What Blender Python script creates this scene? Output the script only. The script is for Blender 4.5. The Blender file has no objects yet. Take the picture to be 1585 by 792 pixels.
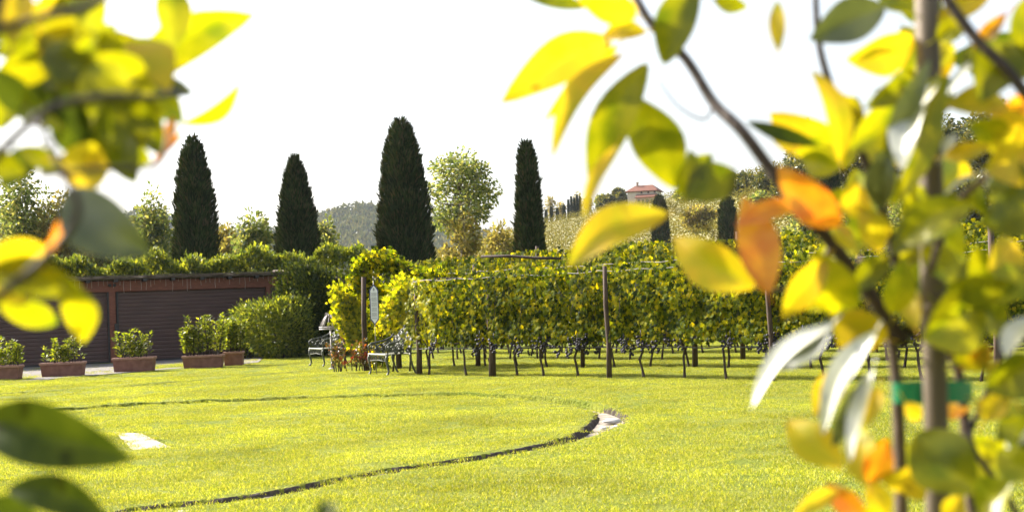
import bpy, math, random
import numpy as np
from mathutils import Vector, Matrix

SC = bpy.context.scene
COL = SC.collection
R = random.Random(7)
G = np.random.default_rng(11)
rad = math.radians

# ------------------------------------------------------------------ camera
FPX, CX, CY = 2201.0, 792.5, 396.0
CAM_H, ROLL, PITCH = 1.6, 0.038, math.atan(68 / 2201.0)
_F = Vector((0, math.cos(PITCH), math.sin(PITCH)))
_R0 = Vector((1, 0, 0)); _U0 = Vector((0, -math.sin(PITCH), math.cos(PITCH)))
_U = (_U0 * math.cos(ROLL) + _R0 * math.sin(ROLL)).normalized()
_R = (_R0 * math.cos(ROLL) - _U0 * math.sin(ROLL)).normalized()
CAMP = Vector((0, 0, CAM_H))

cam = bpy.data.cameras.new("camera"); camo = bpy.data.objects.new("camera", cam); COL.objects.link(camo)
cam.sensor_width = 36; cam.lens = 50; cam.clip_start = 0.05; cam.clip_end = 8000
m3 = Matrix((_R, _U, -_F)).transposed()
camo.matrix_world = Matrix.Translation(CAMP) @ m3.to_4x4()
cam.dof.use_dof = True; cam.dof.focus_distance = 31; cam.dof.aperture_fstop = 5.3
SC.camera = camo

# ------------------------------------------------------------------ sky, sun, exposure
SUN_EL = rad(36)
SUN_DIR = Vector((-0.865 * math.cos(SUN_EL), 0.502 * math.cos(SUN_EL), math.sin(SUN_EL)))   # towards the sun
w = bpy.data.worlds.new("World"); SC.world = w; w.use_nodes = True
nt = w.node_tree; nt.nodes.clear()
sky = nt.nodes.new('ShaderNodeTexSky'); sky.sky_type = 'NISHITA'; sky.sun_disc = False
sky.sun_elevation = SUN_EL; sky.sun_rotation = math.atan2(SUN_DIR.x, SUN_DIR.y)
sky.air_density = 1.0; sky.dust_density = 4.0; sky.ozone_density = 1.0
bg = nt.nodes.new('ShaderNodeBackground'); bg.inputs[1].default_value = 0.13
wo = nt.nodes.new('ShaderNodeOutputWorld')
hsv = nt.nodes.new('ShaderNodeHueSaturation'); hsv.inputs['Saturation'].default_value = .55
nt.links.new(sky.outputs[0], hsv.inputs['Color']); nt.links.new(hsv.outputs[0], bg.inputs[0]); nt.links.new(bg.outputs[0], wo.inputs[0])
sl = bpy.data.lights.new("sun", 'SUN'); sl.energy = 5.0; sl.angle = rad(0.5); sl.color = (1, 0.93, 0.82)
so = bpy.data.objects.new("sun", sl); COL.objects.link(so); so.rotation_euler = SUN_DIR.to_track_quat('Z', 'Y').to_euler()
so.location = (-20, 20, 30)
SC.view_settings.view_transform = 'Standard'; SC.view_settings.look = 'None'
SC.view_settings.exposure = 1.42; SC.view_settings.gamma = 1
SC.cycles.use_denoising = True
SC.cycles.max_bounces = 8; SC.cycles.diffuse_bounces = 3; SC.cycles.glossy_bounces = 2
SC.cycles.transmission_bounces = 6; SC.cycles.volume_bounces = 0; SC.cycles.transparent_max_bounces = 8
SC.cycles.caustics_reflective = False; SC.cycles.caustics_refractive = False
SC.cycles.sample_clamp_indirect = 6

# ------------------------------------------------------------------ geometry of the view
def ray(px, py):
    return (_F + _R * ((px - CX) / FPX) + _U * ((CY - py) / FPX))
def at(px, py, Y):
    """the point seen at a photo pixel, Y metres away"""
    d = ray(px, py); return CAMP + d * (Y / d.y)
def gp(px, py, z=0.0):
    d = ray(px, py); t = (z - CAM_H) / d.z; return CAMP + d * t
def gx(px, Y):
    """ground point at depth Y under the picture column px"""
    lo, hi = 300.0, 2000.0
    p = None
    for _ in range(40):
        mid = (lo + hi) / 2; p = at(px, mid, Y)
        if p.z > 0: lo = mid
        else: hi = mid
    return Vector((p.x, Y, 0))

# ------------------------------------------------------------------ tagging and mesh helpers
def tag(o, label=None, cat=None, group=None, kind=None):
    if label: o['label'] = label
    if cat: o['category'] = cat
    if group: o['group'] = group
    if kind: o['kind'] = kind
    return o
def empty(name, loc=(0, 0, 0), rz=0.0):
    o = bpy.data.objects.new(name, None); COL.objects.link(o); o.location = loc; o.rotation_euler = (0, 0, rz)
    o.empty_display_size = .1
    return o
def link(name, me, parent=None, loc=None, rot=None, scale=None):
    o = bpy.data.objects.new(name, me); COL.objects.link(o)
    if parent: o.parent = parent
    if loc is not None: o.location = loc
    if rot is not None: o.rotation_euler = rot
    if scale is not None: o.scale = scale
    return o
def children(o): return [c for c in COL.objects if c.parent == o]
_kids = {}
def copy_tree(root, loc, rz, label):
    c = root.copy(); COL.objects.link(c); c.location = loc; c.rotation_euler = (0, 0, rz); c['label'] = label
    for ch in _kids[root.name]:
        d = ch.copy(); COL.objects.link(d); d.parent = c
    return c
ORD = "first second third fourth fifth sixth seventh eighth ninth tenth eleventh twelfth thirteenth fourteenth fifteenth sixteenth seventeenth eighteenth nineteenth twentieth".split()
def ordn(i):
    return ORD[i] if i < 20 else "twenty-" + ORD[i - 20]

class MB:
    def __init__(s): s.v = []; s.f = []
    def add(s, vs, fs):
        n = len(s.v); s.v += [tuple(v) for v in vs]; s.f += [tuple(i + n for i in f) for f in fs]; return s
    def box(s, c, d, M=None, bev=0.0):
        x, y, z = c; a, b, e = d[0] / 2, d[1] / 2, d[2] / 2
        if bev <= 0:
            vs = [Vector((x + i * a, y + j * b, z + k * e)) for k in (-1, 1) for j in (-1, 1) for i in (-1, 1)]
            fs = [(0, 2, 3, 1), (4, 5, 7, 6), (0, 1, 5, 4), (2, 6, 7, 3), (0, 4, 6, 2), (1, 3, 7, 5)]
        else:   # chamfered along z rims
            vs = []
            for (zz, q) in ((-e, bev), (-e + bev, 0), (e - bev, 0), (e, bev)):
                for (i, j) in ((-1, -1), (1, -1), (1, 1), (-1, 1)):
                    vs.append(Vector((x + i * (a - q), y + j * (b - q), z + zz)))
            fs = [(3, 2, 1, 0), (12, 13, 14, 15)]
            for r in range(3):
                for i in range(4):
                    j = (i + 1) % 4; fs.append((r * 4 + i, r * 4 + j, r * 4 + 4 + j, r * 4 + 4 + i))
        if M: vs = [M @ v for v in vs]
        return s.add(vs, fs)
    def tube(s, pts, r, n=6, cap=True):
        pts = [Vector(p) for p in pts]; m = len(pts)
        rr = list(r) if hasattr(r, '__len__') else [r] * m
        vs = []; fs = []; prev = None
        for i, p in enumerate(pts):
            t = (pts[min(i + 1, m - 1)] - pts[max(i - 1, 0)])
            t = t.normalized() if t.length > 1e-9 else Vector((0, 0, 1))
            if prev is None:
                a = Vector((0, 0, 1)) if abs(t.z) < .9 else Vector((1, 0, 0))
                u = t.cross(a).normalized()
            else:
                u = (prev - t * prev.dot(t))
                u = u.normalized() if u.length > 1e-6 else prev
            prev = u; v = t.cross(u)
            for k in range(n):
                an = 2 * math.pi * k / n
                vs.append(p + (u * math.cos(an) + v * math.sin(an)) * rr[i])
        for i in range(m - 1):
            for k in range(n):
                l = (k + 1) % n; fs.append((i * n + k, i * n + l, (i + 1) * n + l, (i + 1) * n + k))
        if cap: fs.append(tuple(range(n))[::-1]); fs.append(tuple((m - 1) * n + k for k in range(n)))
        return s.add(vs, fs)
    def lathe(s, c, prof, n=12, jit=0.0):
        vs = []; fs = []
        for (r, z) in prof:
            for k in range(n):
                an = 2 * math.pi * k / n; q = r * (1 + R.uniform(-jit, jit))
                vs.append((c[0] + q * math.cos(an), c[1] + q * math.sin(an), c[2] + z))
        for i in range(len(prof) - 1):
            for k in range(n):
                l = (k + 1) % n; fs.append((i * n + k, i * n + l, (i + 1) * n + l, (i + 1) * n + k))
        fs.append(tuple((len(prof) - 1) * n + k for k in range(n)))
        return s.add(vs, fs)
    def mesh(s, name, mat, smooth=True):
        me = bpy.data.meshes.new(name); me.from_pydata(s.v, [], s.f); me.materials.append(mat)
        if smooth: me.polygons.foreach_set('use_smooth', [True] * len(me.polygons))
        me.update(); return me
    def build(s, name, mat, parent=None, smooth=True):
        return link(name, s.mesh(name, mat, smooth), parent)

def arrays_mesh(name, V, F, mat):
    """V (n,3); F (m,3) triangles"""
    me = bpy.data.meshes.new(name)
    me.vertices.add(len(V)); me.vertices.foreach_set('co', V.astype(np.float32).ravel())
    me.loops.add(F.size); me.loops.foreach_set('vertex_index', F.astype(np.int32).ravel())
    me.polygons.add(len(F)); me.polygons.foreach_set('loop_start', np.arange(0, F.size, 3, dtype=np.int32))
    me.materials.append(mat); me.update(calc_edges=True); return me

def unit(a): return a / (np.linalg.norm(a, axis=1, keepdims=True) + 1e-9)
T_OVAL = (np.array([(0, 0, 0), (-.27, .45, .07), (0, 1, -.05), (.27, .45, .07)], float), np.array([(0, 2, 1), (0, 3, 2)]))
T_LONG = (np.array([(0, 0, 0), (-.15, .4, .04), (0, 1, -.06), (.15, .4, .04)], float), np.array([(0, 2, 1), (0, 3, 2)]))
T_SPRAY = (np.array([(-.06, 0, 0), (.06, 0, 0), (.1, .5, .05), (0, 1, 0), (-.1, .5, -.05)], float), np.array([(0, 1, 2), (0, 2, 4), (4, 2, 3)]))
_g = [(0, .0), (.30, -.08), (.52, .22), (.30, .38), (.42, .70), (.14, .66), (0, 1.0), (-.14, .66), (-.42, .70), (-.30, .38), (-.52, .22), (-.30, -.08)]
T_GRAPE = (np.array([(0, .3, .06)] + [(x, y, -.05 + .1 * abs(x)) for x, y in _g], float),
           np.array([(0, i + 1, (i + 1) % 12 + 1) for i in range(12)]))
def leaves(name, P, size, nrm, axis, tmpl, mat):
    """many small leaves as one mesh: P positions, size scalars, nrm face normals, axis leaf directions"""
    tv, tf = tmpl; n = len(P)
    a = unit(axis); b = unit(np.cross(a, nrm)); c = np.cross(b, a)
    s = np.asarray(size, float).reshape(-1, 1, 1) if np.ndim(size) else np.full((n, 1, 1), float(size))
    V = P[:, None, :] + s * (tv[None, :, 0:1] * b[:, None, :] + tv[None, :, 1:2] * a[:, None, :] + tv[None, :, 2:3] * c[:, None, :])
    F = tf[None] + (np.arange(n) * len(tv))[:, None, None]
    return arrays_mesh(name, V.reshape(-1, 3), F.reshape(-1, 3), mat)
def rn(n, s=1.0): return G.normal(0, s, (n, 3))

# ------------------------------------------------------------------ materials
def newmat(name):
    m = bpy.data.materials.new(name); m.use_nodes = True; m.node_tree.nodes.clear()
    return m, m.node_tree.nodes, m.node_tree.links
def ramp(N, L, fac, cols):
    r = N.new('ShaderNodeValToRGB'); e = r.color_ramp.elements
    while len(e) < len(cols): e.new(0.5)
    for i, c in enumerate(cols):
        if len(c) == 4: e[i].position = c[3]
        else: e[i].position = i / max(1, len(cols) - 1)
    for i, c in enumerate(cols): e[i].color = (c[0], c[1], c[2], 1)
    L.new(fac, r.inputs[0]); return r.outputs[0]
def leafmat(name, cols, trans=0.45, tcol=1.5, gloss=0.05, rough=0.35, tint=(1.15, 1.0, .35), island=True, noise=None, patch=.9):
    m, N, L = newmat(name)
    if island:
        g = N.new('ShaderNodeNewGeometry'); fac = g.outputs['Random Per Island']
    else:
        t = N.new('ShaderNodeTexNoise'); t.inputs['Scale'].default_value = noise or 12
        c0 = N.new('ShaderNodeTexCoord'); L.new(c0.outputs['Object'], t.inputs['Vector'])
        mr = N.new('ShaderNodeMapRange'); mr.inputs[1].default_value = .3; mr.inputs[2].default_value = .7
        L.new(t.outputs[0], mr.inputs[0]); fac = mr.outputs[0]
    col = ramp(N, L, fac, cols)
    if island:   # large soft patches of older and younger leaves
        t = N.new('ShaderNodeTexNoise'); t.inputs['Scale'].default_value = patch; t.inputs['Detail'].default_value = 5
        L.new(g.outputs['Position'], t.inputs['Vector'])
        hs = N.new('ShaderNodeHueSaturation'); mr = N.new('ShaderNodeMapRange')
        mr.inputs[1].default_value = .3; mr.inputs[2].default_value = .7; mr.inputs[3].default_value = .7; mr.inputs[4].default_value = 1.3
        L.new(t.outputs[0], mr.inputs[0]); L.new(mr.outputs[0], hs.inputs['Value']); L.new(col, hs.inputs['Color']); col = hs.outputs[0]
    d = N.new('ShaderNodeBsdfDiffuse'); L.new(col, d.inputs[0])
    mt = N.new('ShaderNodeMix'); mt.data_type = 'RGBA'; mt.blend_type = 'MULTIPLY'; mt.inputs[0].default_value = 1
    L.new(col, mt.inputs[6]); mt.inputs[7].default_value = (tint[0] * tcol, tint[1] * tcol, tint[2] * tcol, 1)
    tr = N.new('ShaderNodeBsdfTranslucent'); L.new(mt.outputs[2], tr.inputs[0])
    mx = N.new('ShaderNodeMixShader'); mx.inputs[0].default_value = trans
    L.new(d.outputs[0], mx.inputs[1]); L.new(tr.outputs[0], mx.inputs[2])
    gl = N.new('ShaderNodeBsdfGlossy'); gl.inputs['Roughness'].default_value = rough; gl.inputs[0].default_value = (1, 1, 1, 1)
    m2 = N.new('ShaderNodeMixShader'); m2.inputs[0].default_value = gloss
    L.new(mx.outputs[0], m2.inputs[1]); L.new(gl.outputs[0], m2.inputs[2])
    o = N.new('ShaderNodeOutputMaterial'); L.new(m2.outputs[0], o.inputs[0]); return m
def solid(name, c1, c2=None, rough=.7, scale=8, stretch=(1, 1, 1), bump=.0, metal=0.0, detail=4, coord='Object'):
    m, N, L = newmat(name); c2 = c2 or c1
    tc = N.new('ShaderNodeTexCoord'); mp = N.new('ShaderNodeMapping'); mp.inputs['Scale'].default_value = stretch
    L.new(tc.outputs[coord], mp.inputs[0])
    t = N.new('ShaderNodeTexNoise'); t.inputs['Scale'].default_value = scale; t.inputs['Detail'].default_value = detail
    L.new(mp.outputs[0], t.inputs['Vector'])
    mr = N.new('ShaderNodeMapRange'); mr.inputs[1].default_value = .3; mr.inputs[2].default_value = .7; L.new(t.outputs[0], mr.inputs[0])
    col = ramp(N, L, mr.outputs[0], [c1, c2])
    b = N.new('ShaderNodeBsdfPrincipled'); L.new(col, b.inputs['Base Color'])
    b.inputs['Roughness'].default_value = rough; b.inputs['Metallic'].default_value = metal
    if bump:
        bp = N.new('ShaderNodeBump'); bp.inputs['Strength'].default_value = bump; bp.inputs['Distance'].default_value = .02
        L.new(t.outputs[0], bp.inputs['Height']); L.new(bp.outputs[0], b.inputs['Normal'])
    o = N.new('ShaderNodeOutputMaterial'); L.new(b.outputs[0], o.inputs[0]); return m

def lawn_mat():
    m, N, L = newmat('lawn_surface')
    tc = N.new('ShaderNodeTexCoord')
    def nz(s, st=(1, 1, 1), det=3):
        mp = N.new('ShaderNodeMapping'); mp.inputs['Scale'].default_value = st; L.new(tc.outputs['Object'], mp.inputs[0])
        t = N.new('ShaderNodeTexNoise'); t.inputs['Scale'].default_value = s; t.inputs['Detail'].default_value = det; L.new(mp.outputs[0], t.inputs['Vector'])
        mr = N.new('ShaderNodeMapRange'); mr.inputs[1].default_value = .32; mr.inputs[2].default_value = .68; L.new(t.outputs[0], mr.inputs[0]); return mr.outputs[0]
    a = ramp(N, L, nz(22, det=6), [(.09, .12, .014), (.22, .26, .03)])
    b = ramp(N, L, nz(.8), [(.12, .16, .018), (.27, .26, .04)])
    mx = N.new('ShaderNodeMix'); mx.data_type = 'RGBA'; mx.inputs[0].default_value = .5; L.new(a, mx.inputs[6]); L.new(b, mx.inputs[7])
    bs = N.new('ShaderNodeBsdfPrincipled'); L.new(mx.outputs[2], bs.inputs['Base Color']); bs.inputs['Roughness'].default_value = .9
    bs.inputs['Specular IOR Level'].default_value = .1
    bp = N.new('ShaderNodeBump'); bp.inputs['Strength'].default_value = .9; bp.inputs['Distance'].default_value = .03
    L.new(nz(30, det=6), bp.inputs['Height']); L.new(bp.outputs[0], bs.inputs['Normal'])
    o = N.new('ShaderNodeOutputMaterial'); L.new(bs.outputs[0], o.inputs[0]); return m

M_LAWN = lawn_mat()
M_GRASS = leafmat('grass_blades', [(.10, .14, .010), (.20, .25, .014), (.30, .335, .028), (.45, .42, .13)], trans=.5, tcol=1.5, gloss=.03, rough=.5, patch=.45, tint=(1.14, 1, .33))
M_VINE = leafmat('vine_leaves', [(.015, .028, .005), (.03, .05, .006), (.07, .10, .007), (.13, .16, .008), (.22, .23, .01), (.36, .31, .01)], trans=.62, tcol=2.4, gloss=.004, rough=.5, tint=(1.15, 1, .2))
M_VINEY = leafmat('vine_leaves_yellow', [(.06, .09, .008), (.16, .19, .01), (.34, .34, .015), (.42, .37, .02)], trans=.6, tcol=1.9, gloss=.012, tint=(1.1, 1, .2))  # brighter yellow copy, sunlight on the left row end put into the colour
M_VINEB = leafmat('vine_leaves_back', [(.02, .035, .006), (.05, .075, .008), (.14, .16, .01), (.30, .27, .012)], trans=.6, tcol=2.4, gloss=.004, rough=.5, tint=(1.15, 1, .2))
M_CYP = leafmat('cypress_sprays', [(.010, .018, .006), (.018, .032, .009), (.035, .055, .018), (.07, .055, .03)], trans=.15, tcol=1.1, gloss=.008, rough=.6)
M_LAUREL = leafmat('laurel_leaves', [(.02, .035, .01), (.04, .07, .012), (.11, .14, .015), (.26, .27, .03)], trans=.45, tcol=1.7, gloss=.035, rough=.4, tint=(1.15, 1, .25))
M_HEDGE = leafmat('hedge_leaves', [(.04, .065, .012), (.09, .13, .018), (.18, .22, .025), (.27, .29, .04)], trans=.45, tcol=1.5, gloss=.03, rough=.4)
M_TREE = leafmat('tree_leaves', [(.05, .075, .028), (.10, .135, .042), (.17, .19, .06), (.26, .24, .085)], trans=.55, tcol=1.7, gloss=.02, tint=(1.05, 1, .5))
M_AUT = leafmat('autumn_leaves', [(.12, .11, .035), (.20, .16, .05), (.28, .23, .07), (.15, .16, .05)], trans=.5, tcol=1.6, gloss=.02, tint=(1.05, 1, .5))
M_OAK = leafmat('evergreen_oak_leaves', [(.03, .045, .014), (.06, .08, .02), (.13, .14, .03), (.25, .22, .05)], trans=.3, tcol=1.3, gloss=.05)
M_FAR = leafmat('far_wood_leaves', [(.04, .06, .025), (.08, .10, .035), (.16, .15, .05)], trans=.25, tcol=1.2, gloss=.02)
M_LAURELD = leafmat('shaded_laurel_leaves', [(.010, .02, .006), (.02, .035, .008), (.045, .065, .010), (.10, .12, .015)], trans=.3, tcol=1.5, gloss=.02, rough=.4)  # darker copy of the laurel leaves, shade put into the colour
M_POT = leafmat('potted_laurel_leaves', [(.04, .06, .01), (.10, .14, .015), (.20, .24, .025), (.34, .34, .05)], trans=.5, tcol=1.8, gloss=.03, rough=.4, tint=(1.1, 1, .3))
M_ROSE = leafmat('rose_leaves', [(.03, .05, .01), (.08, .10, .015), (.16, .15, .02), (.3, .07, .03), (.34, .2, .04)], trans=.4, tcol=1.3, gloss=.05)
M_RED = leafmat('red_petals', [(.30, .02, .012), (.42, .04, .02)], trans=.35, tcol=1.1, tint=(1, .5, .4))
M_BARK = solid('vine_bark', (.022, .014, .010), (.065, .043, .030), .9, 30, (1, 1, .25), .6)
M_BARK2 = solid('tree_bark', (.10, .08, .06), (.22, .18, .13), .9, 10, (1, 1, .3), .6)
M_POST = solid('post_wood', (.030, .017, .011), (.085, .052, .035), .85, 20, (1, 1, .15), .4)
M_HOSE = solid('black_hose', (.02, .02, .022), (.05, .05, .05), .4)
M_WIRE = solid('galvanised_wire', (.20, .18, .16), (.30, .28, .25), .6, metal=.3)
M_GRAPE = solid('grape_skin', (.008, .007, .018), (.02, .014, .035), .5, 40)
M_TERRA = solid('terracotta', (.15, .062, .044), (.24, .11, .08), .85, 6, bump=.2)
M_RIM = solid('terracotta_rim', (.26, .13, .10), (.34, .19, .14), .85, 12, bump=.2)  # lighter than the trough, the sunlit rim highlight is put into the colour
M_SOIL = solid('potting_soil', (.03, .02, .015), (.06, .045, .03), .95, 30, bump=.6)
M_SHUT = solid('brown_shutter_paint', (.056, .027, .021), (.088, .043, .033), .55, 3, (.3, 1, 2), .05)
M_FASCIA = solid('reddish_timber', (.11, .032, .017), (.21, .07, .036), .75, 6, (1, 1, 8), .3)
M_ROOF = solid('weathered_roof_edge', (.05, .036, .026), (.12, .09, .065), .9, 14, (1, 1, 3), .4)
M_BLACK = solid('black_metal', (.015, .013, .013), (.03, .026, .025), .5)
M_LEDW = solid('white_wire', (.5, .42, .36), (.6, .5, .42), .5)
M_GRAVEL = solid('gravel', (.10, .09, .085), (.26, .235, .22), .95, 40, bump=.9, detail=8)
M_STONE = solid('pale_limestone', (.20, .165, .13), (.40, .34, .27), .85, 5, bump=.3)
M_ROCK = solid('grey_rock', (.30, .29, .28), (.5, .48, .45), .85, 14, bump=.5)
M_IRON = solid('verdigris_iron', (.034, .038, .029), (.10, .105, .08), .5, 16, metal=.1)
M_IRONW = solid('pale_painted_iron', (.24, .21, .21), (.38, .34, .33), .5, 20)
M_SEAT = solid('pale_bench_seat', (.20, .20, .165), (.32, .32, .26), .45, 14, metal=.2)  # paler than the bench iron, sunlight on the seat put into the colour
M_SIGNW = solid('sign_face', (.74, .73, .76), (.82, .81, .84), .5, 3)
M_SIGNB = solid('sign_blue', (.02, .025, .12), (.03, .04, .16), .4, 3)
M_SIGNT = solid('sign_print', (.09, .09, .14), None, .6)
M_HILL = solid('hill_soil', (.17, .16, .06), (.24, .22, .09), .95, .25, (1, 1, 1), .2)
M_HILLG = solid('far_hill_ground', (.06, .075, .04), (.10, .11, .05), .95, .02)
M_WALLW = solid('house_render', (.40, .36, .33), (.50, .46, .42), .9, 1.5)
M_WALLP = solid('house_brick', (.36, .22, .17), (.46, .30, .23), .9, 2)
M_TILE = solid('roof_tiles', (.11, .034, .018), (.17, .06, .032), .85, 3, (4, 1, 1), .3)
M_GLASS = solid('dark_window', (.03, .035, .045), (.05, .055, .07), .15)
M_STAKE = solid('stake_wood', (.06, .045, .030), (.16, .12, .08), .75, 40, (1, 1, .08), .3)
M_STEM = solid('sapling_bark', (.05, .03, .018), (.13, .085, .055), .7, 60, (1, 1, .3), .3)
M_TWIG = solid('twig_bark', (.022, .013, .010), (.055, .032, .022), .7, 60, bump=.3)
M_TIE = solid('green_tape', (.0, .16, .06), (.0, .22, .09), .4)

# ------------------------------------------------------------------ the ground
RING_PX = [(210, 790), (395, 768), (580, 733), (680, 720), (760, 708), (830, 695), (880, 682), (917, 667), (940, 653), (944, 641), (922, 631), (870, 622), (800, 616), (700, 612), (560, 613), (440, 617), (300, 624), (170, 631), (40, 642)]
RING = [gp(*p) for p in RING_PX]
RING = [Vector((-4.2, 9.9, 0))] + RING + [Vector((-10.5, 18.5, 0)), Vector((-9.5, 14, 0)), Vector((-6.8, 11.0, 0))]
OUT_PX = [(-60, 618), (0, 612), (120, 604), (220, 596), (350, 585), (420, 579), (480, 575)]
OUTL = [gp(*p) for p in OUT_PX]
def spline(pts, n, closed=False):
    P = np.array([(p.x, p.y) for p in pts]); m = len(P); out = []
    rng = range(m) if closed else range(m - 1)
    for i in rng:
        p0 = P[(i - 1) % m] if closed or i > 0 else P[0]; p1 = P[i]; p2 = P[(i + 1) % m]
        p3 = P[(i + 2) % m] if closed or i + 2 < m else P[-1]
        for t in np.linspace(0, 1, n, endpoint=False):
            out.append(.5 * ((2 * p1) + (-p0 + p2) * t + (2 * p0 - 5 * p1 + 4 * p2 - p3) * t * t + (-p0 + 3 * p1 - 3 * p2 + p3) * t ** 3))
    return np.array(out)
RINGP = spline(RING, 14, True); OUTP = spline(OUTL, 14)
def near(XY, C):
    d = np.full(len(XY), 1e9); idx = np.zeros(len(XY), int)
    for i, c in enumerate(C):
        q = (XY[:, 0] - c[0]) ** 2 + (XY[:, 1] - c[1]) ** 2; k = q < d; d[k] = q[k]; idx[k] = i
    return np.sqrt(d), idx
_end = gp(937, 650)
def ring_width(idx, C):
    dd = np.hypot(C[:, 0] - _end.x - .1, C[:, 1] - _end.y)
    wv = .07 + .13 * np.exp(-(dd / 1.5) ** 2)
    far = C[:, 1] > 20
    wv = np.where(far, np.minimum(wv, .06 + .10 * np.exp(-(dd / 2.5) ** 2)), wv)
    return wv[idx]
SLAB_PX = [(176, 666), (205, 695), (268, 691), (218, 668)]
SLABC = [gp(*p) for p in SLAB_PX]
sx0, sx1 = min(p.x for p in SLABC), max(p.x for p in SLABC); sy0, sy1 = min(p.y for p in SLABC), max(p.y for p in SLABC)
def poly_in(XY, poly):
    ins = np.zeros(len(XY), bool); n = len(poly)
    for i in range(n):
        a, b = poly[i], poly[(i + 1) % n]
        c = ((a.y > XY[:, 1]) != (b.y > XY[:, 1])) & (XY[:, 0] < (b.x - a.x) * (XY[:, 1] - a.y) / (b.y - a.y + 1e-12) + a.x)
        ins ^= c
    return ins
def mpoly(XY, Cv): return poly_in(XY, [Vector((c[0], c[1], 0)) for c in Cv[::4]])
def sm(x): x = np.clip(x, 0, 1); return x * x * (3 - 2 * x)
def height(XY):
    z = np.zeros(len(XY))
    k = (XY[:, 0] > -14) & (XY[:, 0] < 4) & (XY[:, 1] > 8) & (XY[:, 1] < 45)
    if k.any():
        q = XY[k]; d, i = near(q, RINGP); w_ = ring_width(i, RINGP)
        w_ = w_ + .018 * np.sin(q[:, 0] * 17 + q[:, 1] * 9) + .014 * np.sin(q[:, 0] * 41 - q[:, 1] * 23); zz = -.10 * (1 - sm((d - w_) / .03))
        d2, i2 = near(q, OUTP); zz = np.minimum(zz, -.045 * (1 - sm((d2 - .05) / .06)))
        zz = np.minimum(zz, np.where(poly_in(q, SLABC), -.05, 0))
        ins = mpoly(q, RINGP)
        zz = zz + np.where(~ins & (q[:, 1] > 19), (.038 + .014 * np.sin(q[:, 0] * 3.1) * np.sin(q[:, 0] * 7.7 + q[:, 1])) * sm((d - w_) / .03) * np.exp(-np.maximum(d - w_, 0) / 2.5) * sm((q[:, 1] - 19) / 2.5), 0)
        zz = zz + np.where(ins & (q[:, 1] < 19), .016 * sm((d - w_) / .03) * np.exp(-np.maximum(d - w_, 0) / 2.0) * sm((19 - q[:, 1]) / 2), 0)
        far_ = q[:, 1] > OUTP[i2][:, 1]
        zz = zz + np.where(far_, (.016 + .014 * np.sin(q[:, 0] * 2.3 + 1)) * sm((d2 - .05) / .05) * np.exp(-d2 / 2.0), 0) * (q[:, 1] < 40)
        z[k] = zz
    z += .018 * np.sin(XY[:, 0] * .9 + 1.3) * np.sin(XY[:, 1] * .55) * (np.abs(XY[:, 0]) < 60) * (XY[:, 1] < 60)
    return z
xs = np.unique(np.round(np.concatenate([[-3000, -1200, -500, -250, -120, -60, -40, -30, -22], np.arange(-18, -11.5, .5), np.arange(-11.5, 2.2, .05), np.arange(2.2, 18, .5), [24, 34, 60, 120, 250, 500, 1200, 3000]]), 3))
ys = np.unique(np.round(np.concatenate([[-200, -40, -10, 0, 4, 8], np.arange(8.5, 10.2, .3), np.arange(10.2, 26, .05), np.arange(26, 36, .15), np.arange(36, 60, 1.0), [70, 100, 160, 300, 600, 1200, 2500, 5000]]), 3))
XX, YY = np.meshgrid(xs, ys); XY = np.stack([XX.ravel(), YY.ravel()], 1); ZZ = height(XY)
nx, ny = len(xs), len(ys)
ii = (np.arange(ny - 1)[:, None] * nx + np.arange(nx - 1)[None]).ravel()
Fq = np.concatenate([np.stack([ii, ii + 1, ii + nx + 1], 1), np.stack([ii, ii + nx + 1, ii + nx], 1)])
me = arrays_mesh('lawn', np.column_stack([XY, ZZ]), Fq, M_LAWN); me.polygons.foreach_set('use_smooth', [True] * len(me.polygons))
me.materials.append(M_SOIL)  # bare soil in the front groove, its dark colour also paints the shade there
_d, _i = near(XY[(XY[:, 0] > -12) & (XY[:, 0] < 3) & (XY[:, 1] > 9) & (XY[:, 1] < 27)], RINGP)
_m = np.zeros(len(XY), bool); _k = np.where((XY[:, 0] > -12) & (XY[:, 0] < 3) & (XY[:, 1] > 9) & (XY[:, 1] < 27))[0]
_m[_k[(_d < ring_width(_i, RINGP) + .045) & (XY[_k, 1] < 20.5)]] = True
me.polygons.foreach_set('material_index', (_m[Fq].sum(1) >= 2).astype(np.int32))
tag(link('lawn', me), 'mown lawn, bright yellow green, with a sunken circular edge', None, None, 'structure')

# grass clumps as geometry-node instances on points
def clump(seed, nb, rad_, h, wd):
    g = np.random.default_rng(seed); r = rad_ * np.sqrt(g.random(nb)); a = g.random(nb) * 6.283
    P = np.stack([r * np.cos(a), r * np.sin(a), np.zeros(nb) - .004], 1)
    ax = np.stack([g.normal(0, .55, nb), g.normal(0, .55, nb), np.ones(nb)], 1)
    nr = np.stack([g.normal(0, 1, nb), g.normal(0, 1, nb), g.normal(0, .2, nb)], 1)
    hh = h * g.uniform(.6, 1.25, nb)
    tv = np.array([(-.5, 0, 0), (.5, 0, 0), (.3, .6, 0), (0, 1, .15)], float); tf = np.array([(0, 1, 2), (0, 2, 3)])
    a_ = unit(ax); b_ = unit(np.cross(a_, nr)); c_ = np.cross(b_, a_)
    V = P[:, None, :] + tv[None, :, 0:1] * b_[:, None, :] * wd + hh[:, None, None] * (tv[None, :, 1:2] * a_[:, None, :] + tv[None, :, 2:3] * c_[:, None, :])
    F = tf[None] + (np.arange(nb) * 4)[:, None, None]
    return arrays_mesh('grass_clump', V.reshape(-1, 3), F.reshape(-1, 3), M_GRASS)
clumps = bpy.data.collections.new('grass_clumps')
for s in range(6):
    clumps.objects.link(bpy.data.objects.new('grass_clump', clump(s, 150, .18, .025, .0040)))
pts = []
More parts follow.
